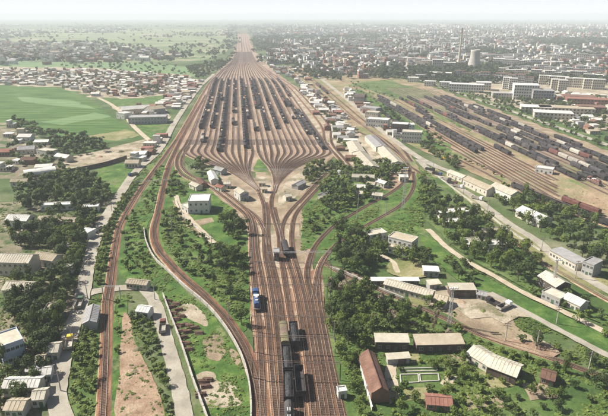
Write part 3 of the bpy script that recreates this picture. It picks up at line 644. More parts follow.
# locomotives
def loco(p, label, pm='blue'):
    t = thing('locomotive', label, 'locomotive', p[:3], p[3], None, (.95, .85, .95))
    b = MB(); b.box(-1.5, 1.5, -8.4, 8.4, 1.0, 1.3); b.box(-1.1, 1.1, -8, 8, .7, .99); b.obj('frame', M['rustysteel'], t)
    b = MB(); extr(b, arch_prof(1.05, 1.303, 3.2, .35), -7.2, 3.2); extr(b, arch_prof(1.0, 1.303, 2.9, .3), 6.2, 8.1)
    b.obj('hood', M[pm], t)
    b = MB(); extr(b, arch_prof(1.5, 1.303, 3.7, .5), 3.21, 6.19); b.obj('cab', M[pm], t)
    b = MB(); b.box(-1.53, 1.53, 3.3, 6.1, 1.9, 2.3); b.obj('cab_stripe', M['whitep'], t)
    b = MB(); b.box(-1.3, 1.3, 3.13, 3.205, 2.6, 3.5); b.box(-1.3, 1.3, 6.195, 6.27, 2.9, 3.5); b.box(-1.55, -1.503, 3.6, 5.8, 2.6, 3.4); b.box(1.503, 1.55, 3.6, 5.8, 2.6, 3.4); b.obj('cab_window', M['glass'], t)
    for y in (-4.5, -1.8):
        b = MB(); b.tube((0, y, 3.5), (0, y, 3.75), .7, n=12); b.obj('roof_fan', M['steel'], t)
    b = MB(); b.box(-1.12, 1.12, -.6, 1.2, 3.0, 3.58); b.obj('roof_band', M['whitep'], t)
    for s in (-1.45, 1.45):
        b = MB()
        for y in np.arange(-8, 3, 1.8): b.tube((s, y, 1.3), (s, y, 2.3), .03, n=4)
        b.tube((s, -8, 2.3), (s, 2.8, 2.3), .03, n=4); b.obj('handrail', M['whitep'], t)
    b = MB(); b.box(-1.0, 1.0, -1.8, 1.8, .3, .69); b.obj('fuel_tank', M['rustysteel'], t)
    for s in (-5, 5):
        l = link('bogie', BOG, t, (0, s, 0), 0, (1, 1.5, 1))
path, z = TRK['C1']; q = atrow(path, 300, 306, z)[0]
loco((q[0] + .0, q[1], z, q[3]), 'dark blue diesel locomotive with white stripes on the left trunk track')
path, z = TRK['ry6']; q = atrow(path, 176, 184, z)[0]; loco(q, 'dark locomotive at the front of a row in the right yard', 'wagred')
path, z = TRK['E2']; q = atrow(path, 246, 252, z)[0]
near_wagon(q, 'box', 'dark covered wagon alone in the middle of the throat, on the sixth trunk track', None)

# ------------------------------------------------------------------ buildings
def win_mesh(w=1.2, h=1.3):
    b = MB(); f = .1
    b.box(-w / 2, w / 2, -.06, .02, 0, f); b.box(-w / 2, w / 2, -.06, .02, h - f, h); b.box(-w / 2, -w / 2 + f, -.06, .02, f, h - f); b.box(w / 2 - f, w / 2, -.06, .02, f, h - f); b.box(-.04, .04, -.05, .02, f, h - f)
    p = MB(); p.box(-w / 2 + f, w / 2 - f, -.03, .01, f, h - f)
    return b.mesh('window', M['woodframe']), p.mesh('pane', M['glass'])
WF, WP = win_mesh()
d_ = MB(); d_.box(-.55, .55, -.06, .02, 0, 2.1); DOOR = d_.mesh('door', M['green'])
d_ = MB(); d_.box(-1.4, 1.4, -.06, .02, 0, 2.6); GATE = d_.mesh('gate', M['rustysteel'])
def building(name, label, cat, c, L, D, h, rz, roof='gable', wall='white', rm='r_pale', rise=None, wins=0, storeys=1, side=0, chim=False, group=None, over=.35, door=True, back=False, parapet=True, extra=None, zoff=0):
    """c: ground centre; L along local x, D along local y; front faces local -y"""
    t = thing(name, label, cat, (c[0], c[1], 0), rz, group)
    x, y = L / 2, D / 2
    b = MB(); b.box(-x, x, -y, y, -.2, h, bottom=False)
    rise = D * .22 if rise is None else rise
    if roof == 'gable':
        b.add([(-x, -y, h), (-x, y, h), (-x, 0, h + rise), (x, -y, h), (x, y, h), (x, 0, h + rise)], [(0, 2, 1), (3, 4, 5)])
    b.obj('wall', M[wall], t)
    r = MB(); o = over
    if roof == 'gable':
        s = rise / y; e = h - s * o + .02; th = .16
        for sg in (-1, 1):
            V = [(-x - o, sg * (y + o), e), (x + o, sg * (y + o), e), (x + o, 0, h + rise + .02), (-x - o, 0, h + rise + .02)]
            V += [(a, q, zz + th) for a, q, zz in V]
            r.add(V, [(0, 1, 2, 3), (4, 5, 6, 7), (0, 1, 5, 4), (1, 2, 6, 5), (3, 0, 4, 7)])
        ro = r.obj('roof', M[rm], t)
        b = MB(); b.box(-x - o, x + o, -.15, .15, h + rise + th, h + rise + th + .14); b.obj('ridge_cap', M[rm], t)
        # roof seams: raised ribs, joined
        b = MB(); n = int(L / 1.1)
        for i in range(1, n):
            xx = -x + i * L / n
            for sg in (-1, 1):
                b.add([(xx - .04, sg * (y + o), e + th), (xx + .04, sg * (y + o), e + th), (xx + .04, sg * .16, h + rise + th), (xx - .04, sg * .16, h + rise + th),
                       (xx - .04, sg * (y + o), e + th + .06), (xx + .04, sg * (y + o), e + th + .06), (xx + .04, sg * .16, h + rise + th + .06), (xx - .04, sg * .16, h + rise + th + .06)],
                      [(4, 5, 6, 7), (0, 1, 5, 4), (1, 2, 6, 5), (3, 0, 4, 7)])
        if b.F: b.obj('roof_ribs', M[rm], t, kind='stuff')
    elif roof == 'mono':
        r.add([(-x - o, -y - o, h), (x + o, -y - o, h), (x + o, y + o, h + rise), (-x - o, y + o, h + rise), (-x - o, -y - o, h + .18), (x + o, -y - o, h + .18), (x + o, y + o, h + rise + .18), (-x - o, y + o, h + rise + .18)],
              [(3, 2, 1, 0), (4, 5, 6, 7), (0, 1, 5, 4), (1, 2, 6, 5), (2, 3, 7, 6), (3, 0, 4, 7)])
        b2 = MB(); b2.add([(-x, y, h), (x, y, h), (x, y, h + rise * .95), (-x, y, h + rise * .95), (-x, -y, h), (x, -y, h)], [(0, 1, 2, 3), (4, 0, 3), (5, 2, 1)])
        b2.obj('wall', M[wall], t); ro = r.obj('roof', M[rm], t)
    elif roof == 'arch':
        P = arch_prof(y + .2, h, h + .05, rise, 10); b2 = MB(); n = len(P)
        V = [(-x - o, a, z_) for a, z_ in P] + [(x + o, a, z_) for a, z_ in P]
        b2.add(V, [(i, (i + 1) % n, n + (i + 1) % n, n + i) for i in range(n)] + [tuple(range(n)), tuple(range(n, 2 * n))]); ro = b2.obj('roof', M[rm], t)
    else:
        r.box(-x - .1, x + .1, -y - .1, y + .1, h + .003, h + .2); ro = r.obj('roof', M[rm], t)
        if parapet:
            p = MB(); q = .2
            p.box(-x - .1, x + .1, -y - .1, -y - .1 + q, h + .203, h + .6); p.box(-x - .1, x + .1, y + .1 - q, y + .1, h + .203, h + .6)
            p.box(-x - .1, -x - .1 + q, -y - .1 + q, y + .1 - q, h + .203, h + .6); p.box(x + .1 - q, x + .1, -y - .1 + q, y + .1 - q, h + .203, h + .6); p.obj('parapet', M[wall], t)
    if chim:
        p = MB(); zt = h + (rise if roof == 'gable' else .2); p.box(x * .5 - .35, x * .5 + .35, -.35, .35, zt - .4, zt + 1.1); p.obj('chimney', M['brick'], ro)
    sh = h / storeys
    def win(px_, py_, pz, a):
        o_ = link('window', WF, t, (px_, py_, pz), a); link('pane', WP, o_)
    for st in range(storeys):
        z0 = st * sh + sh * .36
        for i in range(wins):
            xx = -x + (i + .5) * L / wins
            if st == 0 and door and i == wins // 2: link('door', DOOR, t, (xx, -y, 0), 0)
            else: win(xx, -y, z0, 0)
            if back: win(xx, y, z0, math.pi)
        for i in range(side):
            yy = -y + (i + .5) * D / side
            win(-x, yy, z0, -math.pi / 2); win(x, yy, z0, math.pi / 2)
    if door and wins == 0: link('gate', GATE, t, (x * .3, -y, 0), 0)
    ca, sa = math.cos(rz), math.sin(rz)
    for i in np.arange(-x, x + .1, 1.2):
        for j in np.arange(-y, y + .1, 1.2):
            OCC.add((int((c[0] + i * ca - j * sa) // OC), int((c[1] + i * sa + j * ca) // OC)))
    return t
def bp(p0, p1, D, h, **k):
    """front eave runs between two photo pixels at height h (left, right); body extends away"""
    a = G(*p0, h).xy; b = G(*p1, h).xy; d = b - a; L = d.length; rz = math.atan2(d.y, d.x)
    n = Vector((-d.y, d.x)).normalized(); c = (a + b) / 2 + n * D / 2
    return dict(c=c, L=L, D=D, h=h, rz=rz, **k)
def B(name, label, cat, p0, p1, D, h, **k): return building(name, label, cat, **bp(p0, p1, D, h, **k))

# lower right
B('brick_hall', 'long brick hall with brown tiled gable roof at the bottom edge', 'hall', (371.5, 393), (359.5, 355.5), -5.6, 4.2, wall='brick', rm='r_brown', rise=1.9, wins=5, side=0, back=True)
B('flat_shed', 'dark fronted shed with pale flat roof directly above the brick hall', 'shed', (376, 342), (409, 342.5), 4.2, 4.0, roof='mono', rise=.5, wall='darkwall', rm='r_pale', wins=4)  # shade on the front is put into the dark wall colour
B('flat_shed', 'wide dark fronted shed with pale roof, right of the one above the brick hall', 'shed', (417, 345), (464, 344), 5.0, 3.6, roof='mono', rise=.7, wall='darkwall', rm='r_tan', wins=5)  # dark wall colour stands in for the shaded front
B('lean_to', 'low pale lean-to roof tucked in front of the flat shed', 'shed', (388, 359.5), (410, 358), 2.4, 2.6, roof='mono', rise=.4, wall='grey', rm='r_pale')
B('long_barn', 'long barn with pale ridged roof lying diagonally at lower right', 'barn', (487, 366), (516, 377), 7.5, 3.6, wall='darkwall', rm='r_pale', rise=1.6, wins=0)
B('barn_wing', 'left wing of the diagonal barns, pale roof with two skylights', 'barn', (467, 353), (488, 366), 7.0, 3.2, wall='cream', rm='r_pale', rise=1.5, wins=3)
B('small_hut', 'small square hut with brown roof right of the diagonal barn', 'hut', (541, 377), (554, 381), 5.0, 2.8, wall='brick', rm='r_brown', rise=1.1, wins=2)
B('brick_cottage', 'low cottage with red roof cut by the bottom edge near the garden frames', 'cottage', (427, 404), (452, 406), 4.5, 2.6, wall='brick', rm='r_red', rise=.9, wins=3)
B('trackside_hut', 'small white hut on the verge right of the trunk tracks', 'hut', (338.5, 393), (347, 392), 2.4, 2.8, roof='flat', wall='white', rm='r_white', wins=1)
# walled beds
def frame_bed(poly, label):
    c = sum((G(*p) for p in poly), Vector()) / 4; t = thing('garden_frame', label, 'garden frame', (c.x, c.y, 0), 0, 'walled garden frames')
    P = [(G(*p) - c).xy for p in poly]
    occ_path([(c + Vector((a_, b_, 0))).xy for a_ in (-2.2, 0, 2.2) for b_ in (-1.8, 0, 1.8)], 2.2)
    for i in range(4):
        a, b = P[i], P[(i + 1) % 4]; d = (b - a).normalized(); n = Vector((-d.y, d.x)) * .18
        mbx = MB(); V = [a - n, b - n, b + n, a + n]; mbx.add([(v.x, v.y, 0) for v in V] + [(v.x, v.y, .7 - .003 * i) for v in V], [(4, 5, 6, 7), (0, 1, 5, 4), (1, 2, 6, 5), (2, 3, 7, 6), (3, 0, 4, 7)]); mbx.obj('wall', M['concrete'], t)
    mbx = MB(); mbx.add([(v.x * .97, v.y * .97, .25) for v in P], [(0, 1, 2, 3)]); mbx.obj('soil_bed', M['drygrass'], t)
frame_bed([(401, 384.5), (419, 383.5), (418, 375.5), (400, 376)], 'left concrete walled garden frame right of the brick hall')
frame_bed([(420.5, 383), (439, 382), (438, 375), (419.5, 375.5)], 'right concrete walled garden frame right of the brick hall')
frame_bed([(400, 373), (437, 372), (436, 369), (400, 370)], 'narrow concrete garden frame behind the other two')

# middle right
B('white_block', 'two storey white building with cream flat roof among the trees right of the tracks', 'building', (388, 237), (412, 243), 7.5, 7.0, roof='flat', wall='white', rm='r_tan', wins=5, storeys=2, side=3)
B('white_wing', 'lower white wing left of the two storey white building', 'building', (370, 236), (387, 233), 6, 4.0, roof='flat', wall='white', rm='r_pale', wins=4, side=2)
B('porch_block', 'small white porch block stepping down below the two storey white building', 'building', (388, 247), (406, 250), 5, 3.4, roof='flat', wall='white', rm='r_tan', wins=4)
B('long_shed', 'very long thin shed with white flat roof below the garden clearing', 'shed', (372, 281), (419, 281), 2.6, 2.8, roof='mono', rise=.2, wall='darkwall', rm='r_white', wins=7, door=False)
B('row_house', 'diagonal row house with a line of windows along the slope', 'house', (384, 284), (431, 296.5), 5.5, 3.4, wall='cream', rm='r_pale', rise=1.1, wins=9)
B('gable_house', 'short gabled house at the right end of the diagonal row house', 'house', (434, 299), (446, 302), 5.0, 3.2, wall='cream', rm='r_tan', rise=1.2, wins=2)
B('flat_hut', 'pale flat hut above the diagonal row house', 'hut', (424, 271), (439, 271.5), 4.2, 3.0, roof='mono', rise=.3, wall='grey', rm='r_white', wins=3)
B('flat_hut', 'small pale hut between the row house and the sandy court', 'hut', (430, 285), (441, 284), 3.6, 2.8, roof='mono', rise=.3, wall='grey', rm='r_pale', wins=2)
B('storage_shed', 'wide dark fronted storage shed with pale roof above the sandy court', 'shed', (451, 290), (476, 290), 4.6, 4.0, roof='mono', rise=.5, wall='darkwall', rm='r_pale', wins=0)  # front's shade is carried by the dark wall colour
B('gate_hut', 'tiny white gate hut right of the storage shed on the sandy court', 'hut', (477, 294), (486, 296), 3.2, 2.8, wall='white', rm='r_grey', rise=.9, wins=2)
B('pale_house', 'long white roofed house in the grove below the road bend', 'house', (440, 214), (471, 212), 7, 3.6, roof='flat', wall='cream', rm='r_white', wins=7)
B('pale_house', 'second long white roofed house just below in the same grove', 'house', (446, 223), (470, 222), 6, 3.4, roof='flat', wall='cream', rm='r_white', wins=6)
B('pale_house', 'white roofed house deep in the grove beside the embankment', 'house', (489, 246), (511, 245), 6, 4, roof='flat', wall='cream', rm='r_white', wins=5)
B('pale_house', 'long low house at the top of the grove near the verge', 'house', (478, 233), (503, 231), 5, 3.4, wall='cream', rm='r_tan', wins=6)
B('pale_house', 'small white cottage at the left edge of the grove path', 'house', (470, 242), (480, 241), 5, 3.4, wall='white', rm='r_pale', wins=2)
B('depot_shed', 'long white roofed shed between the east road and the yard trees', 'shed', (516, 210), (540, 221), 9, 4, wall='cream', rm='r_white', wins=8)
B('depot_shed', 'long pale shed standing along the right side of the east road', 'shed', (550, 250), (576, 264), 7, 4, roof='mono', rise=.4, wall='cream', rm='r_grey', wins=8)
B('two_storey_house', 'dark walled house at the right edge beyond the east road', 'house', (583, 262), (594, 266), 8, 6, roof='flat', wall='grey', rm='r_grey', wins=3, storeys=2)
B('workshop', 'dark sided workshop with pale roof left of the east road', 'shed', (538, 276), (556, 287), 8, 4.5, wall='darkwall', rm='r_pale', wins=4)
B('workshop', 'low workshop with flat grey roof under the tall mast', 'shed', (542, 292), (560, 300), 6, 3.4, roof='flat', wall='grey', rm='r_pale', wins=4)
B('workshop', 'pale roofed workshop right of the tall mast', 'shed', (563, 298), (580, 306), 6, 3.6, wall='cream', rm='r_white', wins=4)
# sheds along the road bend
B('white_shed', 'small white shed at the left end of the row by the road bend', 'shed', (447, 172), (462, 178), 6, 3.4, wall='cream', rm='r_pale', wins=4)
B('white_shed', 'large white gabled shed second in the row by the road bend', 'shed', (463, 179), (487, 190), 8, 4.5, wall='cream', rm='r_tan', wins=6)
B('white_shed', 'largest white walled shed at the right end of the row by the road bend', 'shed', (490, 186), (511, 195), 9, 5.5, wall='white', rm='r_pale', wins=6)
# huts among the eastern trees
for (a, b, D, h, l, rm) in [((352, 177), (374, 178), 6, 3.5, 'longest pale roofed hut among the dense trees right of the bowl', 'r_pale'), ((349, 187), (365, 188), 6, 3.5, 'pale roofed hut below the longest one among the trees', 'r_white'), ((366, 184), (374, 185), 5, 3.2, 'short pale roofed hut between two longer ones among the trees', 'r_tan'),
                        ((375, 181), (384, 184), 5, 3.4, 'gabled pale hut at the right end of the tree village', 'r_white'), ((400, 177), (408, 177), 5, 4, 'white hut beside the curve under the lamp mast', 'r_white'), ((352, 193), (362, 194), 5, 3.2, 'lowest pale hut of the tree village', 'r_pale'), ((336, 172), (344, 175), 5, 3.2, 'grey hut at the left of the tree village', 'r_grey'), ((324, 196), (331, 193), 5, 3, 'tiny hut half hidden in trees by the eastern branches', 'r_grey'), ((372, 195), (382, 196), 5, 3, 'pale hut above the eastern branch curve', 'r_pale')]:
    B('hut', l, 'hut', a, b, D, h, wall='cream', rm=rm, wins=3)
# warehouses between bowl and corridor
B('warehouse', 'large pale pink roofed warehouse left of the hillside corridor', 'warehouse', (352, 152), (366, 168), 11, 4, wall='cream', rm='r_pale', rise=1.5, wins=4)
B('warehouse', 'large flat pale platform shed behind the pink warehouse', 'warehouse', (346, 142), (352, 152), 11, 4.5, wall='cream', rm='r_pale', rise=1.2, wins=3)
B('warehouse', 'long pale goods shed touching the hillside corridor', 'warehouse', (377, 147), (392, 163), 9, 4, wall='cream', rm='r_pale', rise=1.3, wins=4)
B('warehouse', 'grey roofed goods shed at the upper end of the goods sheds', 'warehouse', (365, 136), (376, 147), 10, 4.5, wall='cream', rm='r_grey', rise=1.2, wins=3)
# buildings near the white road
B('office_block', 'white two storey office with a row of windows above the white road', 'office', (366, 119), (388, 120.5), 12, 8, roof='flat', wall='white', rm='r_white', wins=9, storeys=2)
B('office_block', 'small cream office behind the two storey white office', 'office', (365, 112), (378, 113), 10, 7, roof='flat', wall='cream', rm='r_pale', wins=6, storeys=2)
B('brick_block', 'dark fronted three storey block with white frame above the road', 'building', (391, 124), (408, 125), 12, 10, roof='flat', wall='darkwall', rm='r_white', wins=7, storeys=3)
B('office_block', 'white three storey office at the right end beside the yard meadow', 'office', (402, 132), (422, 133), 11, 10, roof='flat', wall='white', rm='r_pale', wins=8, storeys=3)
B('office_block', 'narrow white annex right of the dark fronted block', 'office', (409, 125), (415, 125), 10, 9, roof='flat', wall='white', rm='r_white', wins=2, storeys=3)
B('round_hall', 'dark arched hall beside the upper meadow', 'hall', (354, 98), (364, 98.5), 16, 6, roof='arch', rise=5, wall='grey', rm='darkwall', wins=0)
B('long_hall', 'grey roofed long hall between the dark arched hall and the offices', 'hall', (360, 107), (376, 109), 14, 6, roof='flat', wall='grey', rm='r_grey', wins=6)
# left of the throat
B('depot_office', 'white two storey depot office left of the throat with a flat roof', 'office', (188, 202), (208.5, 201.5), 13, 7.5, roof='flat', wall='white', rm='r_white', wins=4, storeys=2, side=3)
B('depot_annex', 'low white annex on the left side of the depot office', 'building', (181, 205), (188, 208.5), 10, 3.6, roof='flat', wall='white', rm='r_pale', wins=2)
for (a, b, D, h, l, rm, wl) in [((207, 172), (211, 180), 5, 4, 'tall narrow white hut behind the trees left of the ladder', 'r_white', 'white'), ((213, 169), (221, 171), 6, 3.5, 'grey roofed hut by the ladder tracks left of the bowl', 'r_grey', 'grey'), ((234, 190), (240, 194), 6, 5, 'two storey pale hut in the gap between loop and trunk', 'r_pale', 'white'), ((240, 196), (247, 196), 5, 3.5, 'low dark hut beside the pale hut in the gap between loop and trunk', 'r_grey', 'grey'), ((215, 186), (221, 188), 4, 3, 'little pink roofed hut on the loop track side', 'r_red', 'cream'),
                            ((224, 184), (230, 184), 5, 3.4, 'pale hut on the sandy ground under the ladder tracks', 'r_pale', 'white'), ((259, 183), (265, 183), 4, 3, 'small tan hut in the middle of the sandy diamond', 'r_tan', 'cream'), ((262, 189), (267, 189), 4, 3, 'second tan hut lower in the sandy diamond', 'r_tan', 'cream'), ((286, 197), (292, 196), 5, 3.2, 'pale hut on the sandy triangle right of the trunk', 'r_pale', 'cream'), ((298, 186), (306, 182), 5, 3, 'low hut near the upper sandy triangle', 'r_grey', 'grey'),
                            ((274, 252), (278.6, 252), 4, 5, 'dark signal cabin standing between trunk tracks', 'r_grey', 'darkwall'), ((189, 184), (196, 187), 5, 3, 'pale hut left of the loop curve', 'r_pale', 'cream'), ((196, 179), (201, 184), 4, 3, 'small brown hut inside the loop curve', 'r_brown', 'brick')]:
    B('hut', l, 'hut', a, b, D, h, wall=wl, rm=rm, wins=2)
# hut at the level crossing and in the lot
B('crossing_hut', 'white roofed hut at the head of the bare brown lot', 'hut', (136, 311), (147.5, 312.5), 4.5, 3.2, wall='white', rm='r_white', rise=1.0, wins=3)
B('crossing_house', 'row of low huts just above the level crossing', 'hut', (126, 283), (146, 285), 4, 3, wall='cream', rm='r_tan', rise=.8, wins=6)
# left bank buildings
LB = [('barn', 'grey roofed long barn between road and main line at left', (96, 322), (99.5, 306), 4.6, 3.6, 'gable', 'grey', 'r_grey', 2), ('house', 'long pale roofed house near the top of the left bank grove', (37, 220), (74, 222), 6, 4, 'gable', 'cream', 'r_tan', 8), ('house', 'white house at the left edge above the courtyard', (5, 220), (26, 221), 8, 4.5, 'gable', 'white', 'r_white', 4),
      ('house', 'small white hut beside the left road at its bend', (76, 232), (87, 234), 6, 3.6, 'flat', 'white', 'r_white', 2), ('hall', 'big two storey hall with pale roof at the left edge', (-4, 262), (28, 263), 9, 7, 'gable', 'cream', 'r_pale', 6), ('house', 'tan roofed wing attached right of the big left hall', (32, 258), (52, 261), 7, 4, 'gable', 'white', 'r_tan', 4),
      ('hut', 'white roofed hut in the trees by the left road', (62, 247), (77, 247), 5, 3.2, 'flat', 'cream', 'r_white', 3), ('hut', 'little pale hut on the left courtyard corner', (61, 269), (72, 268), 4.5, 3.2, 'gable', 'white', 'r_white', 2), ('house', 'pale roofed house below the left lawn', (2, 290), (29, 291), 8, 4, 'gable', 'cream', 'r_pale', 5),
      ('house', 'pale flat house among dark trees left of the road', (43, 312), (58, 311), 6, 4, 'flat', 'cream', 'r_tan', 3), ('apartment_house', 'tall blue and white house at the left edge', (0, 348), (23, 340), 9, 8, 'flat', 'bluewall', 'r_pale', 5), ('hut', 'pale roofed house in the shade left of the road', (46, 353), (57, 352), 6, 3.6, 'gable', 'cream', 'r_pale', 2),
      ('hut', 'small pale hut below left of the shaded house', (35, 364), (43, 363), 5, 3.2, 'gable', 'cream', 'r_tan', 2), ('hut', 'narrow grey hut in the dark lane at lower left', (25, 372), (40, 371), 3.5, 3, 'mono', 'grey', 'r_grey', 3), ('hut', 'white roofed hut near the lower left road', (42, 375), (50, 374), 4.5, 3, 'gable', 'white', 'r_white', 2),
      ('house', 'long pale roofed house at the lower left edge', (2, 388), (37, 387), 5, 3.8, 'gable', 'cream', 'r_white', 6), ('hut', 'pale hut at the bottom left beside the road', (31, 400), (43, 399), 5, 3.2, 'gable', 'cream', 'r_pale', 2), ('hut', 'second pale hut cut by the bottom left corner', (4, 410), (22, 410), 5, 3.2, 'gable', 'cream', 'r_tan', 3),
      ('shed', 'shed with green white arched roof in the upper left village', (25, 176), (56, 172), 9, 4, 'arch', 'grey', 'r_white', 4), ('house', 'pale house at the left edge of the upper left village', (17, 137), (30, 137), 9, 4, 'gable', 'white', 'r_white', 3), ('house', 'grey roofed house below the pale one in the upper left village', (17, 150), (34, 149), 9, 4, 'gable', 'cream', 'r_grey', 4),
      ('house', 'pale flat house in the middle of the upper left village', (36, 150), (50, 152), 8, 4, 'flat', 'white', 'r_pale', 3), ('house', 'small house near the tree belt of the upper left village', (54, 156), (66, 158), 7, 4, 'gable', 'cream', 'r_white', 3), ('house', 'brown roofed house in the upper left village', (20, 160), (34, 160), 7, 3.8, 'gable', 'brick', 'r_brown', 3),
      ('house', 'tan roofed house at the lower end of the upper left village', (10, 182), (38, 181), 6, 3.6, 'gable', 'cream', 'r_tan', 4), ('house', 'white long roof beneath the left tree mass', (40, 206), (72, 205), 5, 3.4, 'flat', 'white', 'r_white', 6), ('house', 'white roofed house right of the long roof beneath the tree mass', (82, 208), (98, 207), 5, 3.4, 'flat', 'white', 'r_white', 3),
      ('factory', 'long grey factory hall beside the small far fields', (128, 118), (166, 117), 16, 7, 'flat', 'grey', 'r_grey', 12), ('factory', 'pale factory hall behind the long grey one', (122, 110), (150, 108), 14, 6, 'gable', 'cream', 'r_white', 8), ('factory', 'small white building at the left end of the factory', (116, 113), (124, 114), 12, 6, 'flat', 'white', 'r_white', 3), ('factory', 'right hand gabled factory shed', (150, 110), (165, 108), 14, 6, 'gable', 'grey', 'r_tan', 4)]
for nm, l, a, b, D, h, rf, wl, rm, wn in LB:
    B(nm, l, nm.replace('_', ' '), a, b, D, h, roof=rf, wall=wl, rm=rm, wins=wn, rise=.4 if rf == 'mono' else (3 if rf == 'arch' else None), storeys=2 if h > 6 else 1)

# power station
def cooling_tower(px_, py_, h, r, label):
    c = G(px_, py_); t = thing('cooling_tower', label, 'cooling tower', (c.x, c.y, 0))
    n = 28; V = []; Fc = []; prof = [(r, 3), (r * .86, h * .25), (r * .70, h * .5), (r * .6, h * .75), (r * .61, h * .9), (r * .64, h), (r * .6, h), (r * .56, h * .75), (r * .66, h * .5)]
    for rr, z_ in prof:
        for i in range(n): V.append((rr * math.cos(2 * math.pi * i / n), rr * math.sin(2 * math.pi * i / n), z_))
    for j in range(len(prof) - 1):
        for i in range(n): Fc.append((j * n + i, j * n + (i + 1) % n, (j + 1) * n + (i + 1) % n, (j + 1) * n + i))
    link('shell', mesh('shell', V, Fc, M['concrete'], smooth=True), t)
    b = MB()
    for i in range(n):
        a = 2 * math.pi * i / n; b.tube((r * 1.02 * math.cos(a), r * 1.02 * math.sin(a), 0), (r * math.cos(a + .1), r * math.sin(a + .1), 3.1), .35, n=4)
    b.obj('support_columns', M['concrete'], t, kind='stuff')
cooling_tower(473.5, 69.5, 41, 15.5, 'wide concrete cooling tower right of the tall chimney')
c = G(458.5, 66); t = thing('chimney_stack', 'tall slender banded chimney left of the cooling tower', 'chimney', (c.x, c.y, 0))
for i in range(8):
    b = MB(); z0 = i * 11.0; b.tube((0, 0, z0 * .93), (0, 0, (z0 + 11) * .93), 3.2 - i * .22, 3.2 - (i + 1) * .22, n=14); b.obj('chimney_band', M['r_pale'] if i < 6 or i % 2 == 0 else M['brick'], t)
b = MB(); b.tube((0, 0, 81.8), (0, 0, 82.8), 1.9, n=14); b.obj('cap', M['rustysteel'], t)
for i, (px_, h) in enumerate([(452, 9), (456, 6)]):
    pass

# apartment blocks and city buildings (distinct ones)
def blockgeo(L, D, h, st, nw, flat=True):
    b = MB(); x, y = L / 2, D / 2; b.box(-x, x, -y, y, 0, h, 0, False); b.box(-x - .3, x + .3, -y - .3, y + .3, h + .005, h + .5, 1)
    w = MB()
    for s in range(st):
        z0 = (s + .35) * h / st
        for i in range(nw):
            xx = -x + (i + .5) * L / nw; w.box(xx - .9, xx + .9, -y - .05, -y + .05, z0, z0 + h / st * .5)
        yy = -y
        for q in (-y * .4, y * .4):
            w.box(-x - .05, -x + .05, q - .9, q + .9, z0, z0 + h / st * .5); w.box(x - .05, x + .05, q - .9, q + .9, z0, z0 + h / st * .5)
    return b, w
def block(px_, py_, L, D, h, rz, st, nw, label, wall='cream', rm='r_white', group=None, cat='apartment block', nm='apartment_block'):
    c = G(px_, py_); t = thing(nm, label, cat, (c.x, c.y, 0), rz, group)
    b, w = blockgeo(L, D, h, st, nw); b.obj('wall', [M[wall], M[rm]], t); w.obj('windows', M['glass'], t, kind='stuff')
    occ_path([c.xy], max(L, D) / 2)
block(524, 99, 32, 24, 20, -.25, 5, 10, 'biggest white slab block at upper right, left half of the pair', 'white')
block(541, 101, 26, 22, 15, -.25, 4, 8, 'grey slab block attached right of the biggest white slab', 'grey', 'r_grey')
block(466, 92, 50, 18, 12, -.35, 3, 14, 'long white works block below the cooling tower', 'white')
block(483, 90, 22, 16, 12, -.3, 3, 6, 'short cream block right of the long white works block', 'cream')
block(510, 98, 50, 14, 7, -.12, 2, 14, 'long low grey hall in front of the white slab', 'grey', 'r_grey')
block(506, 89, 12, 12, 18, -.3, 6, 4, 'left tower of the twin small tower blocks', 'white')
block(512, 90, 12, 12, 18, -.3, 6, 4, 'right tower of the twin small tower blocks', 'white')
block(554, 92, 12, 12, 19, -.3, 6, 4, 'left tower of the right hand pair near the edge', 'cream')
block(561, 93, 12, 12, 19, -.3, 6, 4, 'right tower of the right hand pair near the edge', 'cream')
block(440, 78, 40, 18, 10, -.3, 3, 10, 'pale works building left of the chimney foot', 'white')
block(437, 70, 22, 22, 22, -.2, 4, 5, 'tall boiler house of the power station', 'grey')
block(448, 69, 30, 18, 14, -.2, 3, 8, 'turbine hall between boiler house and chimney', 'white')
block(425, 80, 34, 12, 9, -.3, 3, 9, 'dark long block at the meadow end', 'grey', 'r_grey')
for i, (x_, y_) in enumerate([(430, 86), (445, 87), (413, 82)]): block(x_, y_, 18, 12, 8, -.3, 3, 5, ['small white block right of the dark long block', 'second small white block towards the works', 'small white block left of the dark long block'][i], 'white')
for i, (x_, y_, L) in enumerate([(565, 113, 60), (535, 112, 34), (552, 118, 40), (590, 112, 30), (590, 104, 60), (578, 101, 40)]):
    block(x_, y_, L, 20, 7, -.3, 2, int(L / 4), ['long tan roofed store beyond the canal road', 'white roofed store left of the long tan one', 'pale curved store nearest the canal road', 'brick store at the right edge', 'long brick store behind the right edge', 'brick block behind the long tan store'][i], ['cream', 'cream', 'cream', 'brick', 'brick', 'brick'][i], ['r_tan', 'r_white', 'r_white', 'r_brown', 'r_red', 'r_brown'][i], cat='warehouse', nm='warehouse')
random.seed(5)
rown = 0
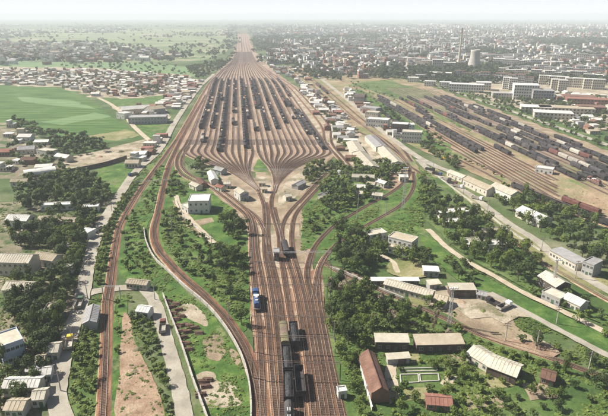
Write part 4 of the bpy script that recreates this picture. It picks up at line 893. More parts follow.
for (x0, y0, x1, y1, n, L, hh) in [(455, 79, 530, 84, 11, 16, 13), (500, 76, 600, 82, 13, 18, 14), (505, 72, 600, 76, 12, 20, 14), (540, 84, 602, 90, 7, 18, 14), (495, 66, 560, 68, 9, 24, 16), (540, 62, 598, 63, 8, 28, 18), (430, 58, 456, 60, 5, 24, 16), (400, 62, 432, 66, 7, 20, 12), (480, 60, 530, 60, 8, 26, 15)]:
    rown += 1
    bmesh_b, w_ = blockgeo(L, 11, hh, 4, 6)
    for wl in ('cream',): mm = bmesh_b.mesh('wall', [M['white' if rown % 2 else 'cream'], M['r_brown' if rown in (1,) else 'r_grey' if rown % 3 == 0 else 'r_white']]); wm = w_.mesh('windows', M['glass'])
    for i in range(n):
        u = (i + .5 + U(-.2, .2)) / n; c = G(x0 + (x1 - x0) * u, y0 + (y1 - y0) * u + U(-.4, .4))
        lab = 'slab apartment block in the %s city row' % ordn[rown - 1]
        t = thing('apartment_block', lab, 'apartment block', (c.x, c.y, 0), -.35 + U(-.05, .05), 'apartment blocks of the %s city row' % ordn[rown - 1], (1, 1, U(.8, 1.2)))
        link('wall', mm, t); link('windows', wm, t, kind='stuff'); occ_path([c.xy], 10)

# ------------------------------------------------------------------ village houses
def inpoly(p, P):
    x, y = p; r = False; j = len(P) - 1
    for i in range(len(P)):
        xi, yi = P[i]; xj, yj = P[j]
        if (yi > y) != (yj > y) and x < (xj - xi) * (y - yi) / (yj - yi) + xi: r = not r
        j = i
    return r
def scatter(poly, n, mind=0, tries=30, clear=True):
    P = [tuple(G(*p).xy) for p in poly]
    xs = [p[0] for p in P]; yy = [p[1] for p in P]; out = []; grid = {}
    for _ in range(n):
        for _ in range(tries):
            x, y = U(min(xs), max(xs)), U(min(yy), max(yy))
            if not inpoly((x, y), P) or (clear and not free(x, y)): continue
            if mind:
                gx, gy = int(x // mind), int(y // mind)
                if any((q[0] - x) ** 2 + (q[1] - y) ** 2 < mind * mind for a in (-1, 0, 1) for b in (-1, 0, 1) for q in grid.get((gx + a, gy + b), ())): continue
                grid.setdefault((gx, gy), []).append((x, y))
            out.append((x, y)); break
    return out
def house_geo(kind):
    b = MB(); L, D, h = 5.0, 3.2, 3.4
    b.box(-L, L, -D, D, 0, h, 0, False)
    if kind == 0:
        b.add([(-L, -D, h), (-L, D, h), (-L, 0, h + 1.5), (L, -D, h), (L, D, h), (L, 0, h + 1.5)], [(0, 2, 1), (3, 4, 5)], 0)
        for s in (-1, 1):
            V = [(-L - .3, s * (D + .4), h - .15), (L + .3, s * (D + .4), h - .15), (L + .3, 0, h + 1.55), (-L - .3, 0, h + 1.55)]; V += [(x, y, z + .15) for x, y, z in V]
            b.add(V, [(0, 1, 2, 3), (4, 5, 6, 7), (0, 1, 5, 4), (1, 2, 6, 5), (3, 0, 4, 7)], 1)
    else:
        b.box(-L - .2, L + .2, -D - .2, D + .2, h + .01, h + .3, 1)
        if kind == 2: b.box(-L, -1, -D + .5, D, h + .31, h + 3, 0); b.box(-L - .2, -.8, -D + .3, D + .2, h + 3.01, h + 3.2, 1)
    for i in (-3.2, -1, 1.2, 3.4): b.box(i - .5, i + .5, -D - .05, -D + .05, 1.1, 2.4, 2)
    b.box(-.2 - .4, .2 + .2, -D - .06, -D + .05, 0, 0.05, 2)
    return b
HG = {i: house_geo(i) for i in range(3)}
HMAT = [('white', 'r_white', 'white walled', 'white'), ('cream', 'r_tan', 'cream walled', 'tan'), ('brick', 'r_brown', 'brick walled', 'brown'), ('white', 'r_grey', 'white walled', 'grey'), ('brick', 'r_red', 'brick walled', 'red'), ('cream', 'r_white', 'cream walled', 'pale')]
HM = {(k, m): HG[k].mesh('village_house', [M[HMAT[m][0]], M[HMAT[m][1]], M['glass']]) for k in range(3) for m in range(6)}
KN = ['gabled', 'flat roofed', 'two level']
houses = []
random.seed(31)
for poly, n, md, wh in [([(-30, 70), (100, 71), (190, 78), (182, 84), (172, 92), (130, 98), (95, 96), (60, 86), (-30, 84)], 330, 12, 'in the far left village'),
                    ([(185, 80), (202, 82), (186, 104), (176, 110), (160, 106), (172, 94)], 55, 11, 'along the road left of the bowl'),
                    ([(150, 146), (160, 140), (168, 128), (172, 132), (160, 148), (140, 172), (132, 168)], 22, 10, 'lining the left road near its bend'),
                    ([(112, 108), (165, 104), (170, 120), (130, 121)], 12, 14, 'around the grey factory'),
                    ([(300, 84), (320, 84), (336, 102), (352, 132), (372, 166), (350, 168), (326, 134), (306, 104)], 55, 10, 'between bowl and hillside corridor'),
                    ([(270, 66), (300, 68), (312, 80), (300, 84), (280, 76)], 30, 12, 'at the upper end of the bowl'),
                    ([(345, 86), (362, 100), (384, 122), (398, 138), (390, 138), (364, 116), (346, 100)], 22, 11, 'on the white road below the offices'),
                    ([(-20, 126), (16, 126), (50, 146), (62, 160), (62, 172), (-20, 180)], 16, 11, 'in the upper left village'),
                    ([(525, 106), (600, 122), (600, 136), (560, 124)], 14, 14, 'by the canal road at upper right'),
                    ([(535, 92), (600, 96), (640, 112), (600, 112), (545, 104)], 40, 13, 'behind the canal road stores'),
                    ([(335, 66), (420, 70), (430, 78), (380, 74), (345, 76)], 60, 13, 'at the head of the corridor')]:
    for x, y in scatter(poly, n, md): houses.append((x, y, 0, random.choice([0, 0, -.3, 1.57, .1]) + U(-.12, .12), U(.7, 1.25), U(.8, 1.3), U(.85, 1.2), random.choice([0, 0, 0, 1, 1, 2]), random.choice([0, 0, 1, 2, 3, 4, 5, 5]), wh))
houses.sort(key=lambda h: h[1])
for h in houses[:300]:
    x, y, z, rz, a, b, c_, k, m, wh = h
    ds = '%s house with %s roof %s' % (KN[k], HMAT[m][3], wh)
    link('village_house', HM[(k, m)], None, (x, y, 0), rz, (a, b, c_), label=ds, category='house', group=(HMAT[m][3] + ' roofed ' + KN[k] + ' houses ' + wh))
    occ_path([Vector((x, y))], 4)
def remaph(g, m):
    b = MB(); b.V = g.V; b.F = g.F; b.M = [(0 if q == 2 else 1 + (m * 2) + q) for q in g.M]; return b
hm_ = [M['glass']]
for m in range(6): hm_ += [M[HMAT[m][0]], M[HMAT[m][1]]]
rest = [(h[0], h[1], 0, h[3], h[4], h[5], h[6], (h[7], h[8])) for h in houses[300:]]
# the far plain: scattered settlements
random.seed(77)
far_h = []; far_t = []
tries = 0
while (len(far_h) < 5200 or len(far_t) < 9000) and tries < 140000:
    tries += 1
    d = 900 * (7.5 ** R()); x = U(-.68, .68) * d * 1.02
    if not free(x, d): continue
    px_, py_ = PX((x, d, 0))
    if d < 1250 and not (px_ > 300): continue
    if py_ > 92: continue
    if px_ < 215 and 62 < py_ < 76 and R() < .85: continue
    if 244 - (py_ - 20) * .42 < px_ < 245 + (py_ - 20) * .42 and py_ > 28: continue
    if px_ > 330 and py_ > 78 and (px_ - VX) / (py_ - YH) < 2.95: continue
    v = noise.noise(Vector((x * .0016, d * .0011, 1.7))) + .5 * noise.noise(Vector((x * .006, d * .004, 4.2)))
    city = .28 if px_ > 270 else -.12
    if px_ < 225 and R() < .45: continue
    if v + city > .10 and R() < .62:
        an = (noise.noise(Vector((round(x / 450), round(d / 600), 8.8))) * 1.2); ca_, sa_ = math.cos(an), math.sin(an)
        u_ = x * ca_ + d * sa_; v_ = -x * sa_ + d * ca_; sp_ = 26 + 8 * (px_ > 270)
        if round(v_ / sp_) % 4 == 0: continue
        u_ = round(u_ / 24) * 24 + U(-3, 3); v_ = round(v_ / sp_) * sp_ + U(-1.5, 1.5); x = u_ * ca_ - v_ * sa_; d = u_ * sa_ + v_ * ca_
        if not free(x, d): continue
        if len(far_h) < 5200: s = d / 1700; far_h.append((x, d, 0, an + random.choice([0, 0, 0, 1.57]), U(.8, 2.2) * (1 + .3 * s), U(.8, 1.5) * (1 + .3 * s), U(.9, 2.4 if city else 1.4) * (1 + .2 * s), (random.choice([0, 1, 2]), random.choice([1, 3, 3, 0, 5, 2, 4, 3]))))
        if R() < .9 and len(far_t) < 9000: far_t.append((x + U(-12, 12), d + U(-12, 12)))
    elif len(far_t) < 9000:
        n_ = (3 if v < -.15 else 1) if px_ > 225 else (2 if v > -.02 else int(R() < .25))
        for _ in range(n_): far_t.append((x + U(-25, 25), d + U(-25, 25)))
joinmany('distant_houses', {(k, m): remaph(HG[k], m) for k in range(3) for m in range(6)}, hm_, rest + far_h, kind='stuff', label='mass of tiny far houses on the hazy plain', category='houses')

# ------------------------------------------------------------------ trees
def crown(seed, n, size, nb=7, tall=1.0, flat=1.0):
    random.seed(seed); b = MB(); blobs = []
    for i in range(nb):
        a = U(0, 6.28); r = U(.05, .36); blobs.append((r * math.cos(a), r * math.sin(a), U(.32, .86) * tall, U(.12, .25)))
    blobs.append((0, 0, .6 * tall, .26))
    for i in range(n):
        cx, cy, cz, r = random.choice(blobs)
        u = U(-.55, 1); a = U(0, 6.28); s = math.sqrt(max(0, 1 - u * u)); d = Vector((s * math.cos(a), s * math.sin(a), u))
        rr = r * (U(.55, 1.08) if R() < .4 else U(.85, 1.05)); p = Vector((cx, cy, cz)) + d * rr; p.z = max(p.z, .16)
        nrm = (d + Vector((U(-.7, .7), U(-.7, .7), U(-.3, .8)))).normalized()
        t1 = nrm.orthogonal().normalized(); t2 = nrm.cross(t1); an = U(0, 6.28); e1 = t1 * math.cos(an) + t2 * math.sin(an); e2 = nrm.cross(e1)
        sz = size * U(.6, 1.3); e1 = e1 * sz; e2 = e2 * sz * U(.5, .9)
        b.add([p - e1, p - e2 * .9 + nrm * sz * .15, p + e1, p + e2], [(0, 1, 2, 3)])
    return b
def trunk_geo(seed):
    random.seed(seed); b = MB(); b.tube((0, 0, -.02), (.01, 0, .3), .035, .022, n=6); b.tube((.01, 0, .3), (U(-.03, .03), U(-.03, .03), .6), .022, .01, n=5)
    for i in range(4):
        a = U(0, 6.28); b.tube((.01, 0, .26 + .06 * i), (.2 * math.cos(a), .2 * math.sin(a), .5 + .06 * i), .012, .004, n=4, caps=False)
    return b
NC = {i: crown(100 + i, 620, .050, nb=6 + i % 4, tall=1 + .12 * (i % 3)) for i in range(6)}
MC_ = {i: crown(200 + i, 110, .11, nb=5) for i in range(5)}
FC_ = {i: crown(300 + i, 26, .21, nb=4) for i in range(4)}
TR = {i: trunk_geo(400 + i) for i in range(3)}
TRM = [TR[i].mesh('trunk', M['bark']) for i in range(3)]
LMT = ['leafdark', 'leaf', 'leaflight', 'dryleaf']
NCM = {(i, l): NC[i].mesh('crown', M[LMT[l]]) for i in range(6) for l in range(4)}
random.seed(99)
trees = []
TZ = [  # poly, n, min spacing, (hmin, hmax), leaf weights, where
    ([(325, 290), (340, 284), (378, 300), (400, 306), (424, 318), (400, 332), (374, 332), (362, 350), (356, 372), (340, 372), (332, 345)], 95, 4.2, (5, 10), (5, 5, 1, 1), 'in the thicket right of the trunk'),
    ([(338, 372), (356, 360), (362, 392), (372, 425), (344, 425)], 26, 3.6, (3, 5.5), (1, 4, 5, 0), 'on the verge left of the hall'),
    ([(334, 238), (345, 230), (372, 238), (388, 252), (380, 262), (352, 276), (334, 268), (338, 252)], 62, 4.0, (6, 10), (7, 3, 0, 0), 'in the grove left of the white block'),
    ([(392, 252), (412, 250), (428, 258), (426, 268), (404, 264)], 17, 4.4, (6, 9), (6, 3, 0, 0), 'just below the white block'),
    ([(304, 178), (318, 164), (345, 168), (352, 190), (374, 190), (374, 200), (350, 208), (338, 213), (324, 210), (322, 196)], 150, 4.2, (5, 9.5), (5, 5, 2, 0), 'in the woods by the eastern branches'),
    ([(306, 208), (324, 204), (334, 216), (318, 236), (308, 236)], 10, 4, (4, 7), (4, 5, 2, 0), 'on the green wedge right of the throat'),
    ([(344, 164), (400, 164), (404, 172), (388, 178), (386, 190), (350, 180)], 75, 4.5, (6, 10), (5, 4, 2, 0), 'around the huts of the tree village'),
    ([(418, 178), (428, 184), (440, 200), (440, 226), (430, 224), (420, 206)], 34, 5, (6, 10), (6, 4, 1, 0), 'left of the eastern grove'),
    ([(436, 204), (470, 208), (504, 234), (540, 268), (520, 286), (486, 270), (452, 246), (438, 226)], 110, 5.2, (6, 10), (5, 5, 2, 0), 'in the eastern grove'),
    ([(486, 196), (505, 190), (516, 196), (548, 208), (596, 230), (640, 250), (640, 292), (598, 268), (560, 246), (520, 222)], 90, 5.6, (6, 11), (6, 4, 1, 0), 'between the east road and the right yard'),
    ([(446, 262), (462, 262), (470, 276), (478, 286), (462, 288)], 9, 4.5, (5, 8), (4, 4, 0, 0), 'beside the storage shed by the embankment'),
    ([(30, 178), (84, 174), (104, 190), (112, 200), (96, 212), (30, 212), (14, 205)], 92, 5.4, (7, 11), (8, 2, 0, 0), 'in the tree mass below the rubble yard'),
    ([(10, 222), (80, 222), (94, 214), (96, 226), (86, 250), (60, 262), (52, 250), (10, 246)], 95, 4.4, (6, 10), (7, 3, 0, 0), 'around the left courtyard'),
    ([(70, 246), (86, 244), (90, 262), (82, 276), (70, 272)], 13, 4, (6, 9), (6, 3, 0, 0), 'between the left courtyard and the road'),
    ([(18, 284), (66, 276), (74, 290), (66, 330), (42, 345), (20, 328), (10, 310)], 90, 3.8, (6, 10), (8, 3, 0, 0), 'in the grove below the left lawn'),
    ([(0, 350), (60, 330), (60, 356), (50, 392), (0, 412)], 60, 3.8, (5, 9), (7, 3, 0, 0), 'among the lower left houses'),
    ([(95, 286), (106, 290), (112, 250), (119, 222), (134, 202), (150, 180), (146, 178), (126, 194), (108, 215), (99, 245)], 150, 2.2, (3, 5), (1, 5, 3, 0), 'in the left main line hedge'),
    ([(78, 322), (101, 306), (97, 425), (56, 425), (66, 376)], 100, 2.6, (2.2, 4.5), (3, 5, 2, 0), 'in the left main line scrub'),
    ([(125, 216), (140, 205), (144, 240), (152, 262), (146, 278), (122, 276), (122, 250)], 28, 4.0, (3, 6), (3, 5, 2, 0), 'in the meadow between the left lines'),
    ([(152, 176), (166, 166), (160, 195), (152, 215), (140, 206)], 24, 4.0, (3, 5), (2, 5, 3, 0), 'in the wedge between the left lines'),
    ([(112, 296), (119, 298), (117, 380), (108, 420), (105, 360)], 20, 3, (2.5, 4), (2, 5, 2, 0), 'in the row right of the main line'),
    ([(132, 316), (152, 320), (168, 370), (178, 420), (168, 415), (148, 360), (136, 334)], 60, 2.4, (2.5, 4.5), (3, 5, 2, 0), 'between bare lot and curved road'),
    ([(160, 205), (176, 212), (212, 245), (250, 255), (254, 300), (250, 335), (222, 308), (196, 282), (166, 252)], 50, 5.0, (3, 7), (5, 5, 2, 0), 'on the meadow inside the curved line'),
    ([(222, 222), (236, 218), (246, 232), (246, 246), (230, 242)], 13, 4, (6, 9), (6, 3, 0, 0), 'in the clump left of the throat'),
    ([(214, 256), (236, 252), (240, 268), (222, 276)], 9, 4, (5, 8), (6, 3, 0, 0), 'in the clump on the meadow middle'),
    ([(170, 168), (178, 180), (184, 190), (180, 204), (168, 196)], 13, 4, (4, 7), (3, 5, 1, 0), 'left of the depot office'),
    ([(196, 158), (208, 164), (206, 182), (196, 178)], 10, 4, (6, 9), (6, 3, 0, 0), 'in the clump under the left ladder'),
    ([(216, 186), (236, 196), (242, 208), (226, 200)], 12, 4, (5, 8), (5, 3, 0, 0), 'between loop and trunk huts'),
    ([(380, 312), (430, 304), (470, 330), (466, 346), (440, 334), (400, 334)], 30, 4, (3, 6), (3, 4, 3, 3), 'on the slope above the flat sheds'),
    ([(404, 362), (466, 362), (520, 384), (560, 396), (560, 425), (392, 425), (392, 396)], 80, 3.6, (2.2, 5.5), (3, 5, 4, 0), 'in the bottom right gardens'),
    ([(510, 336), (560, 350), (620, 372), (640, 425), (560, 400), (540, 366)], 60, 4.2, (3, 7), (6, 4, 1, 0), 'in the bottom right corner scrub'),
    ([(474, 340), (530, 358), (570, 372), (560, 378), (522, 366), (480, 346)], 24, 3, (2, 4), (2, 5, 3, 0), 'on the siding behind the barn'),
    ([(530, 300), (556, 312), (600, 336), (640, 356), (640, 330), (590, 310), (556, 290), (540, 290)], 32, 4.5, (3, 6), (5, 4, 2, 0), 'around the workshops at the right edge'),
    ([(48, 134), (80, 138), (106, 144), (106, 151), (70, 158), (54, 152)], 45, 6, (7, 11), (8, 2, 0, 0), 'in the tree belt above the rubble yard'),
    ([(14, 120), (34, 126), (48, 136), (40, 140), (14, 130)], 24, 6, (6, 10), (7, 3, 0, 0), 'at the left corner of the crop field'),
    ([(10, 140), (64, 152), (64, 176), (10, 178)], 26, 7, (6, 9), (6, 3, 0, 0), 'among the houses of the upper left village'),
    ([(135, 89), (158, 87), (160, 94), (138, 97)], 26, 9, (7, 11), (6, 2, 0, 0), 'in the grove above the small far fields'),
    ([(60, 60), (200, 66), (210, 76), (150, 76), (60, 68)], 90, 12, (7, 11), (6, 2, 0, 0), 'in the far tree lines behind the village'),
    ([(10, 70), (100, 71), (190, 78), (172, 92), (130, 98), (95, 96), (60, 86), (10, 84)], 150, 12, (6, 10), (6, 2, 0, 0), 'between the houses of the far village'),
    ([(186, 68), (225, 62), (238, 64), (215, 74), (198, 80)], 90, 9, (8, 12), (6, 2, 0, 0), 'in the dark wood above the left corner of the bowl'),
    ([(285, 64), (320, 66), (345, 76), (340, 82), (310, 78), (290, 72)], 70, 9, (8, 12), (6, 2, 0, 0), 'in the wood above the right corner of the bowl'),
    ([(425, 142), (450, 154), (462, 162), (455, 170), (436, 158), (420, 148)], 40, 5, (5, 8), (5, 4, 0, 0), 'in the hedge clump between the white road and the right yard'),
    ([(455, 160), (510, 182), (560, 202), (620, 226), (620, 222), (560, 198), (510, 178), (462, 158)], 60, 4.5, (2.5, 5), (4, 4, 1, 0), 'in the hedge above the hopper train'),
    ([K(2.76, 84), K(2.81, 84), K(2.81, 160), K(2.76, 160)], 90, 6, (4, 8), (5, 4, 0, 0), 'in the near row along the canal road'),
    ([K(2.89, 84), K(2.99, 84), K(3.0, 150), K(2.9, 150)], 90, 6, (4, 8), (5, 4, 0, 0), 'in the far row along the canal road'),
    ([(500, 104), (540, 112), (600, 130), (640, 150), (640, 120), (560, 104), (500, 96)], 120, 8, (6, 10), (7, 3, 0, 0), 'in the park beyond the canal road'),
    ([(480, 94), (540, 100), (600, 98), (640, 112), (560, 110), (500, 102)], 90, 8, (6, 10), (7, 3, 0, 0), 'among the canal road stores'),
    ([(366, 78), (440, 84), (500, 100), (510, 104), (440, 78), (380, 72)], 110, 8, (6, 10), (7, 3, 0, 0), 'in the belt between the meadow and the city'),
    ([(372, 106), (392, 112), (400, 124), (384, 118)], 22, 6, (6, 9), (5, 3, 0, 0), 'behind the offices'),
    ([(424, 134), (436, 136), (448, 148), (430, 146)], 14, 6, (5, 8), (5, 3, 0, 0), 'right of the three storey white office'),
    ([(318, 110), (328, 118), (350, 150), (340, 150)], 24, 6, (5, 8), (5, 3, 0, 0), 'beside the bypass tracks'),
    ([(350, 80), (392, 96), (450, 130), (440, 134), (390, 110), (352, 92)], 30, 12, (3, 6), (4, 4, 2, 0), 'dotted over the yard meadow'),
]
WD = ['dark green', 'mid green', 'light green', 'dry brown']
for poly, n, md, hr, lw, wh in TZ:
    for x, y in scatter(poly, int(n * 1.1), md):
        trees.append((x, y, U(*hr) * .86, random.choices(range(4), lw)[0], wh))
trees.sort(key=lambda t: -t[2] / max(60, t[1]) )
seen = 0; nearT = []; midT = []
for t in trees:
    px_, py_ = PX((t[0], t[1], 0))
    if seen < 300 and -5 < px_ < 613 and py_ < 420: nearT.append(t); seen += 1
    else: midT.append(t)
for i, (x, y, h, l, wh) in enumerate(nearT):
    sz = 'small' if h < 4 else 'tall' if h > 8 else 'medium'
    t = thing('bushy_tree' if h >= 4 else 'shrub', '%s %s %s %s' % (sz, WD[l], 'tree' if h >= 4 else 'shrub', wh), 'tree' if h >= 4 else 'shrub', (x, y, 0), U(0, 6.28), '%s %s %ss %s' % (sz, WD[l], 'tree' if h >= 4 else 'shrub', wh), (h * U(.95, 1.2), h * U(.95, 1.2), h))
    if i % 7 == 3 and h > 4.5: t.scale = (h * .6, h * .6, h * 1.25); t['label'] = t['label'].replace('tall ', 'slender tall ').replace('medium ', 'slender medium '); t['group'] = 'slender ' + t['group']
    link('trunk', TRM[i % 3], t); link('crown', NCM[(i * 7 % 6, l)], t)
def lay(geo, l):
    b = MB(); b.V = geo.V; b.F = geo.F; b.M = [l] * len(geo.F); return b
MG = {(i, l): lay(MC_[i], l) for i in range(5) for l in range(4)}
joinmany('woods', MG, [M[q] for q in LMT], [(x, y, 0, U(0, 6.28), h * 1.1, h * 1.1, h, (random.randrange(5), l)) for x, y, h, l, wh in midT], kind='stuff', label='remaining trees of the groves and hedges', category='trees')
FG = {i: lay(FC_[i], 0) for i in range(4)}
joinmany('distant_trees', FG, [M['leafdark']], [(x, y, 0, U(0, 6.28), s * 1.4, s * 1.4, s, random.randrange(4)) for x, y in far_t for s in (U(8, 14),)], kind='stuff', label='mass of far trees on the hazy plain', category='trees')

# low ground cover: weeds and scrub
def tuft(seed, n=7):
    random.seed(seed); b = MB()
    for i in range(n):
        a = U(0, 6.28); r = U(0, .5); p = Vector((r * math.cos(a), r * math.sin(a), U(.1, .5))); nrm = Vector((U(-.6, .6), U(-.6, .6), 1)).normalized()
        e1 = nrm.orthogonal().normalized() * U(.2, .4); e2 = nrm.cross(e1) * U(.6, 1)
        b.add([p - e1, p - e2, p + e1, p + e2], [(0, 1, 2, 3)])
    return b
TU = {(i, m): lay(tuft(500 + i), m) for i in range(6) for m in range(2)}
random.seed(12)
items = []
BARE = [[tuple(G(*p).xy) for p in P_] for P_ in (
    [(330, 268), (350, 276), (372, 284), (400, 294), (440, 312), (470, 330), (530, 350), (560, 356), (556, 346), (520, 332), (505, 312), (440, 300), (400, 286), (360, 276)],
    [(430, 290), (446, 286), (478, 290), (496, 298), (520, 314), (508, 322), (470, 316), (440, 312), (424, 304)], [(177, 306), (192, 302), (206, 318), (210, 328), (196, 322), (184, 318)], [(206, 340), (222, 336), (228, 350), (222, 360), (212, 362), (204, 352)], [(120, 310), (131, 318), (133, 335), (143, 355), (160, 395), (168, 430), (112, 430), (119, 380)])]
def cover(poly, n, smin, smax, pl=.35):
    for x, y in scatter(poly, n, 0, 4):
        if R() < .8 and any(inpoly((x, y), q) for q in BARE): continue
        v = noise.noise(Vector((x * .05, y * .05, 9))) + .5 * noise.noise(Vector((x * .2, y * .2, 5)))
        if v < -.12 + U(-.15, .15): continue
        s = U(smin, smax); items.append((x, y, 0, U(0, 6.28), s, s, s * U(.5, .9), (random.randrange(6), 1 if R() < pl else 0)))
cover([(156, 210), (180, 205), (215, 240), (250, 250), (254, 300), (250, 345), (222, 310), (196, 284), (160, 250)], 3600, .6, 1.9)
cover([(125, 216), (150, 180), (160, 200), (146, 240), (166, 272), (215, 318), (236, 345), (252, 395), (253, 425), (206, 425), (175, 320), (152, 290), (118, 280)], 6500, .5, 1.6)
cover([(116, 296), (130, 293), (160, 400), (176, 425), (104, 425)], 1500, .5, 1.4)
cover([(85, 300), (104, 297), (98, 425), (54, 425)], 3000, .6, 1.9)
cover([(160, 150), (175, 143), (140, 190), (122, 215), (112, 250), (106, 290), (92, 286), (97, 245), (106, 215), (125, 188)], 2200, .8, 2.0)
cover([(303, 205), (420, 168), (440, 172), (430, 200), (418, 236), (380, 262), (330, 262), (300, 250)], 5200, .8, 2.2)
cover([(322, 262), (376, 285), (430, 298), (470, 325), (540, 352), (640, 390), (640, 425), (342, 425), (334, 370)], 11000, .5, 2.0)
cover([(412, 226), (446, 252), (520, 296), (640, 352), (640, 368), (560, 334), (500, 306), (434, 262)], 5200, .4, 1.3, .5)
cover([(430, 288), (478, 286), (500, 294), (530, 318), (506, 328), (440, 316), (424, 306)], 700, .4, 1.0)
cover([(495, 305), (530, 316), (560, 335), (600, 352), (640, 372), (640, 390), (560, 362), (520, 345)], 1600, .5, 1.5)
cover([(178, 150), (214, 188), (236, 210), (250, 222), (236, 224), (205, 205), (184, 190)], 900, .6, 1.6)
cover([(424, 180), (470, 206), (540, 270), (640, 340), (560, 308), (470, 260), (424, 218)], 3000, .8, 2)
cover([(-20, 205), (110, 200), (84, 290), (50, 425), (-20, 425)], 4500, .6, 1.8)
cover([(418, 168), (520, 246), (640, 318), (640, 300), (508, 222), (436, 168)], 1500, .5, 1.3)
cover([(350, 84), (425, 90), (478, 122), (455, 150), (388, 122), (345, 90)], 1800, 1.0, 2.5)
cover([K(1.62, 136), K(2.0, 136), (640, 220), (540, 196)], 1500, .6, 1.5)
cover([K(.95, 66), K(1.05, 120), (402, 174), (412, 182), (386, 136), K(1.3, 112), K(1.3, 66)], 900, .8, 1.6)
cover([(172, 160), (195, 178), (182, 200), (160, 200)], 900, .8, 1.8)
joinmany('scrub', TU, [M['bush'], M['leaflight']], items, kind='stuff', label='knee high weeds and scrub covering the verges', category='undergrowth')

# ------------------------------------------------------------------ walls and fences
def wallrun(pts, h, th, label, mat='concrete', name='boundary_wall', posts=0):
    path = pxpath(pts, 3.0); o = path[0]; P = [p - o for p in path]
    t = thing(name, label, 'wall', (o.x, o.y, 0)); b = MB()
    sweep(b, P, [(-th / 2, -.05), (-th / 2, h), (th / 2, h), (th / 2, -.05)]); b.obj('wall_panel', M[mat], t)
    N = normals(P); b = MB(); sweep(b, P, [(-th / 2 - .07, h + .003), (-th / 2 - .07, h + .12), (th / 2 + .07, h + .12), (th / 2 + .07, h + .003)], N); b.obj('coping', M[mat], t)
    pm = MB(); pm.box(-.17, .17, -.17, .17, 0, h + .25); pmm = pm.mesh('pillar', M[mat])
    if posts:
        for p in P[::2]: link('pillar', pmm, t, (p.x, p.y, 0))
wallrun([(144, 230), (146, 242), (155, 260), (170, 274), (185, 288), (201, 301), (215, 315), (231, 337), (243, 361), (249, 384), (251, 403), (251, 425)], 1.5, .35, 'pale boundary wall following the curved double line', posts=1)
wallrun([(163, 296), (170.7, 317), (182, 347), (193, 381), (201, 403), (209, 425)], 1.6, .35, 'pale wall between the curved road and the timber stacks', posts=1)
wallrun([(40, 178), (80, 171), (104, 166), (127, 159)], 3, .4, 'long dark wall under the rubble yard', 'darkwall')  # the wall's shadow is put into its dark colour
wallrun([(358.5, 362), (364, 384), (372, 412)], 1.8, .25, 'thin white wall along the left side of the brick hall', 'white')
wallrun([(329, 268), (350, 276), (380, 290), (404, 300)], 1.1, .3, 'low pale wall along the slope below the dark grove')
wallrun([(176, 202), (183, 216), (200, 232), (212, 240)], 1.2, .3, 'low curved wall around the depot garden')
wallrun([(438, 178), (462, 196), (482, 211), (508, 231), (540, 252)], 1.3, .25, 'low wall between the east road and its track')
wallrun([(422, 192), (436, 192)], 2, .3, 'short brick wall at the head of the eastern grove', 'brick')

# timber stacks
lg = MB(); lg.tube((-1.5, 0, 0), (1.5, 0, 0), .25, .2, n=7); LOG = lg.mesh('log', M['timber'])
random.seed(8)
st = [(168 + i * 2.55 + (i % 2) * .8, 302 + i * 6.1) for i in range(9)] + [(176 + i * 2.6, 305 + 6 * i) for i in range(3)] + [(184, 326), (190, 327), (195, 329), (199, 334), (188, 333), (203, 383), (208, 381), (206, 388), (201, 396)]
for i, (px_, py_) in enumerate(st):
    c = G(px_, py_)
    if i < 9: lb = 'stack of brown timber along the pale wall, %s from the top of its row' % ordn[i]
    elif i < 12: lb = 'stack of brown timber in the short second row, %s from the top' % ordn[i - 9]
    elif i < 17: lb = 'loose stack of timber on the sandy patch, %s of the middle heap' % ordn[i - 12]
    else: lb = 'low stack of timber at the bottom sandy patch, %s from the left' % ordn[i - 17]
    t = thing('timber_stack', lb, 'timber stack', (c.x, c.y, 0), U(-.35, .35), 'timber stacks')
    for row, nn in enumerate((4, 3, 2)):
        for j in range(nn): link('log', LOG, t, (U(-.25, .25), (j - (nn - 1) / 2) * .5, .3 + row * .4), U(-.05, .05))

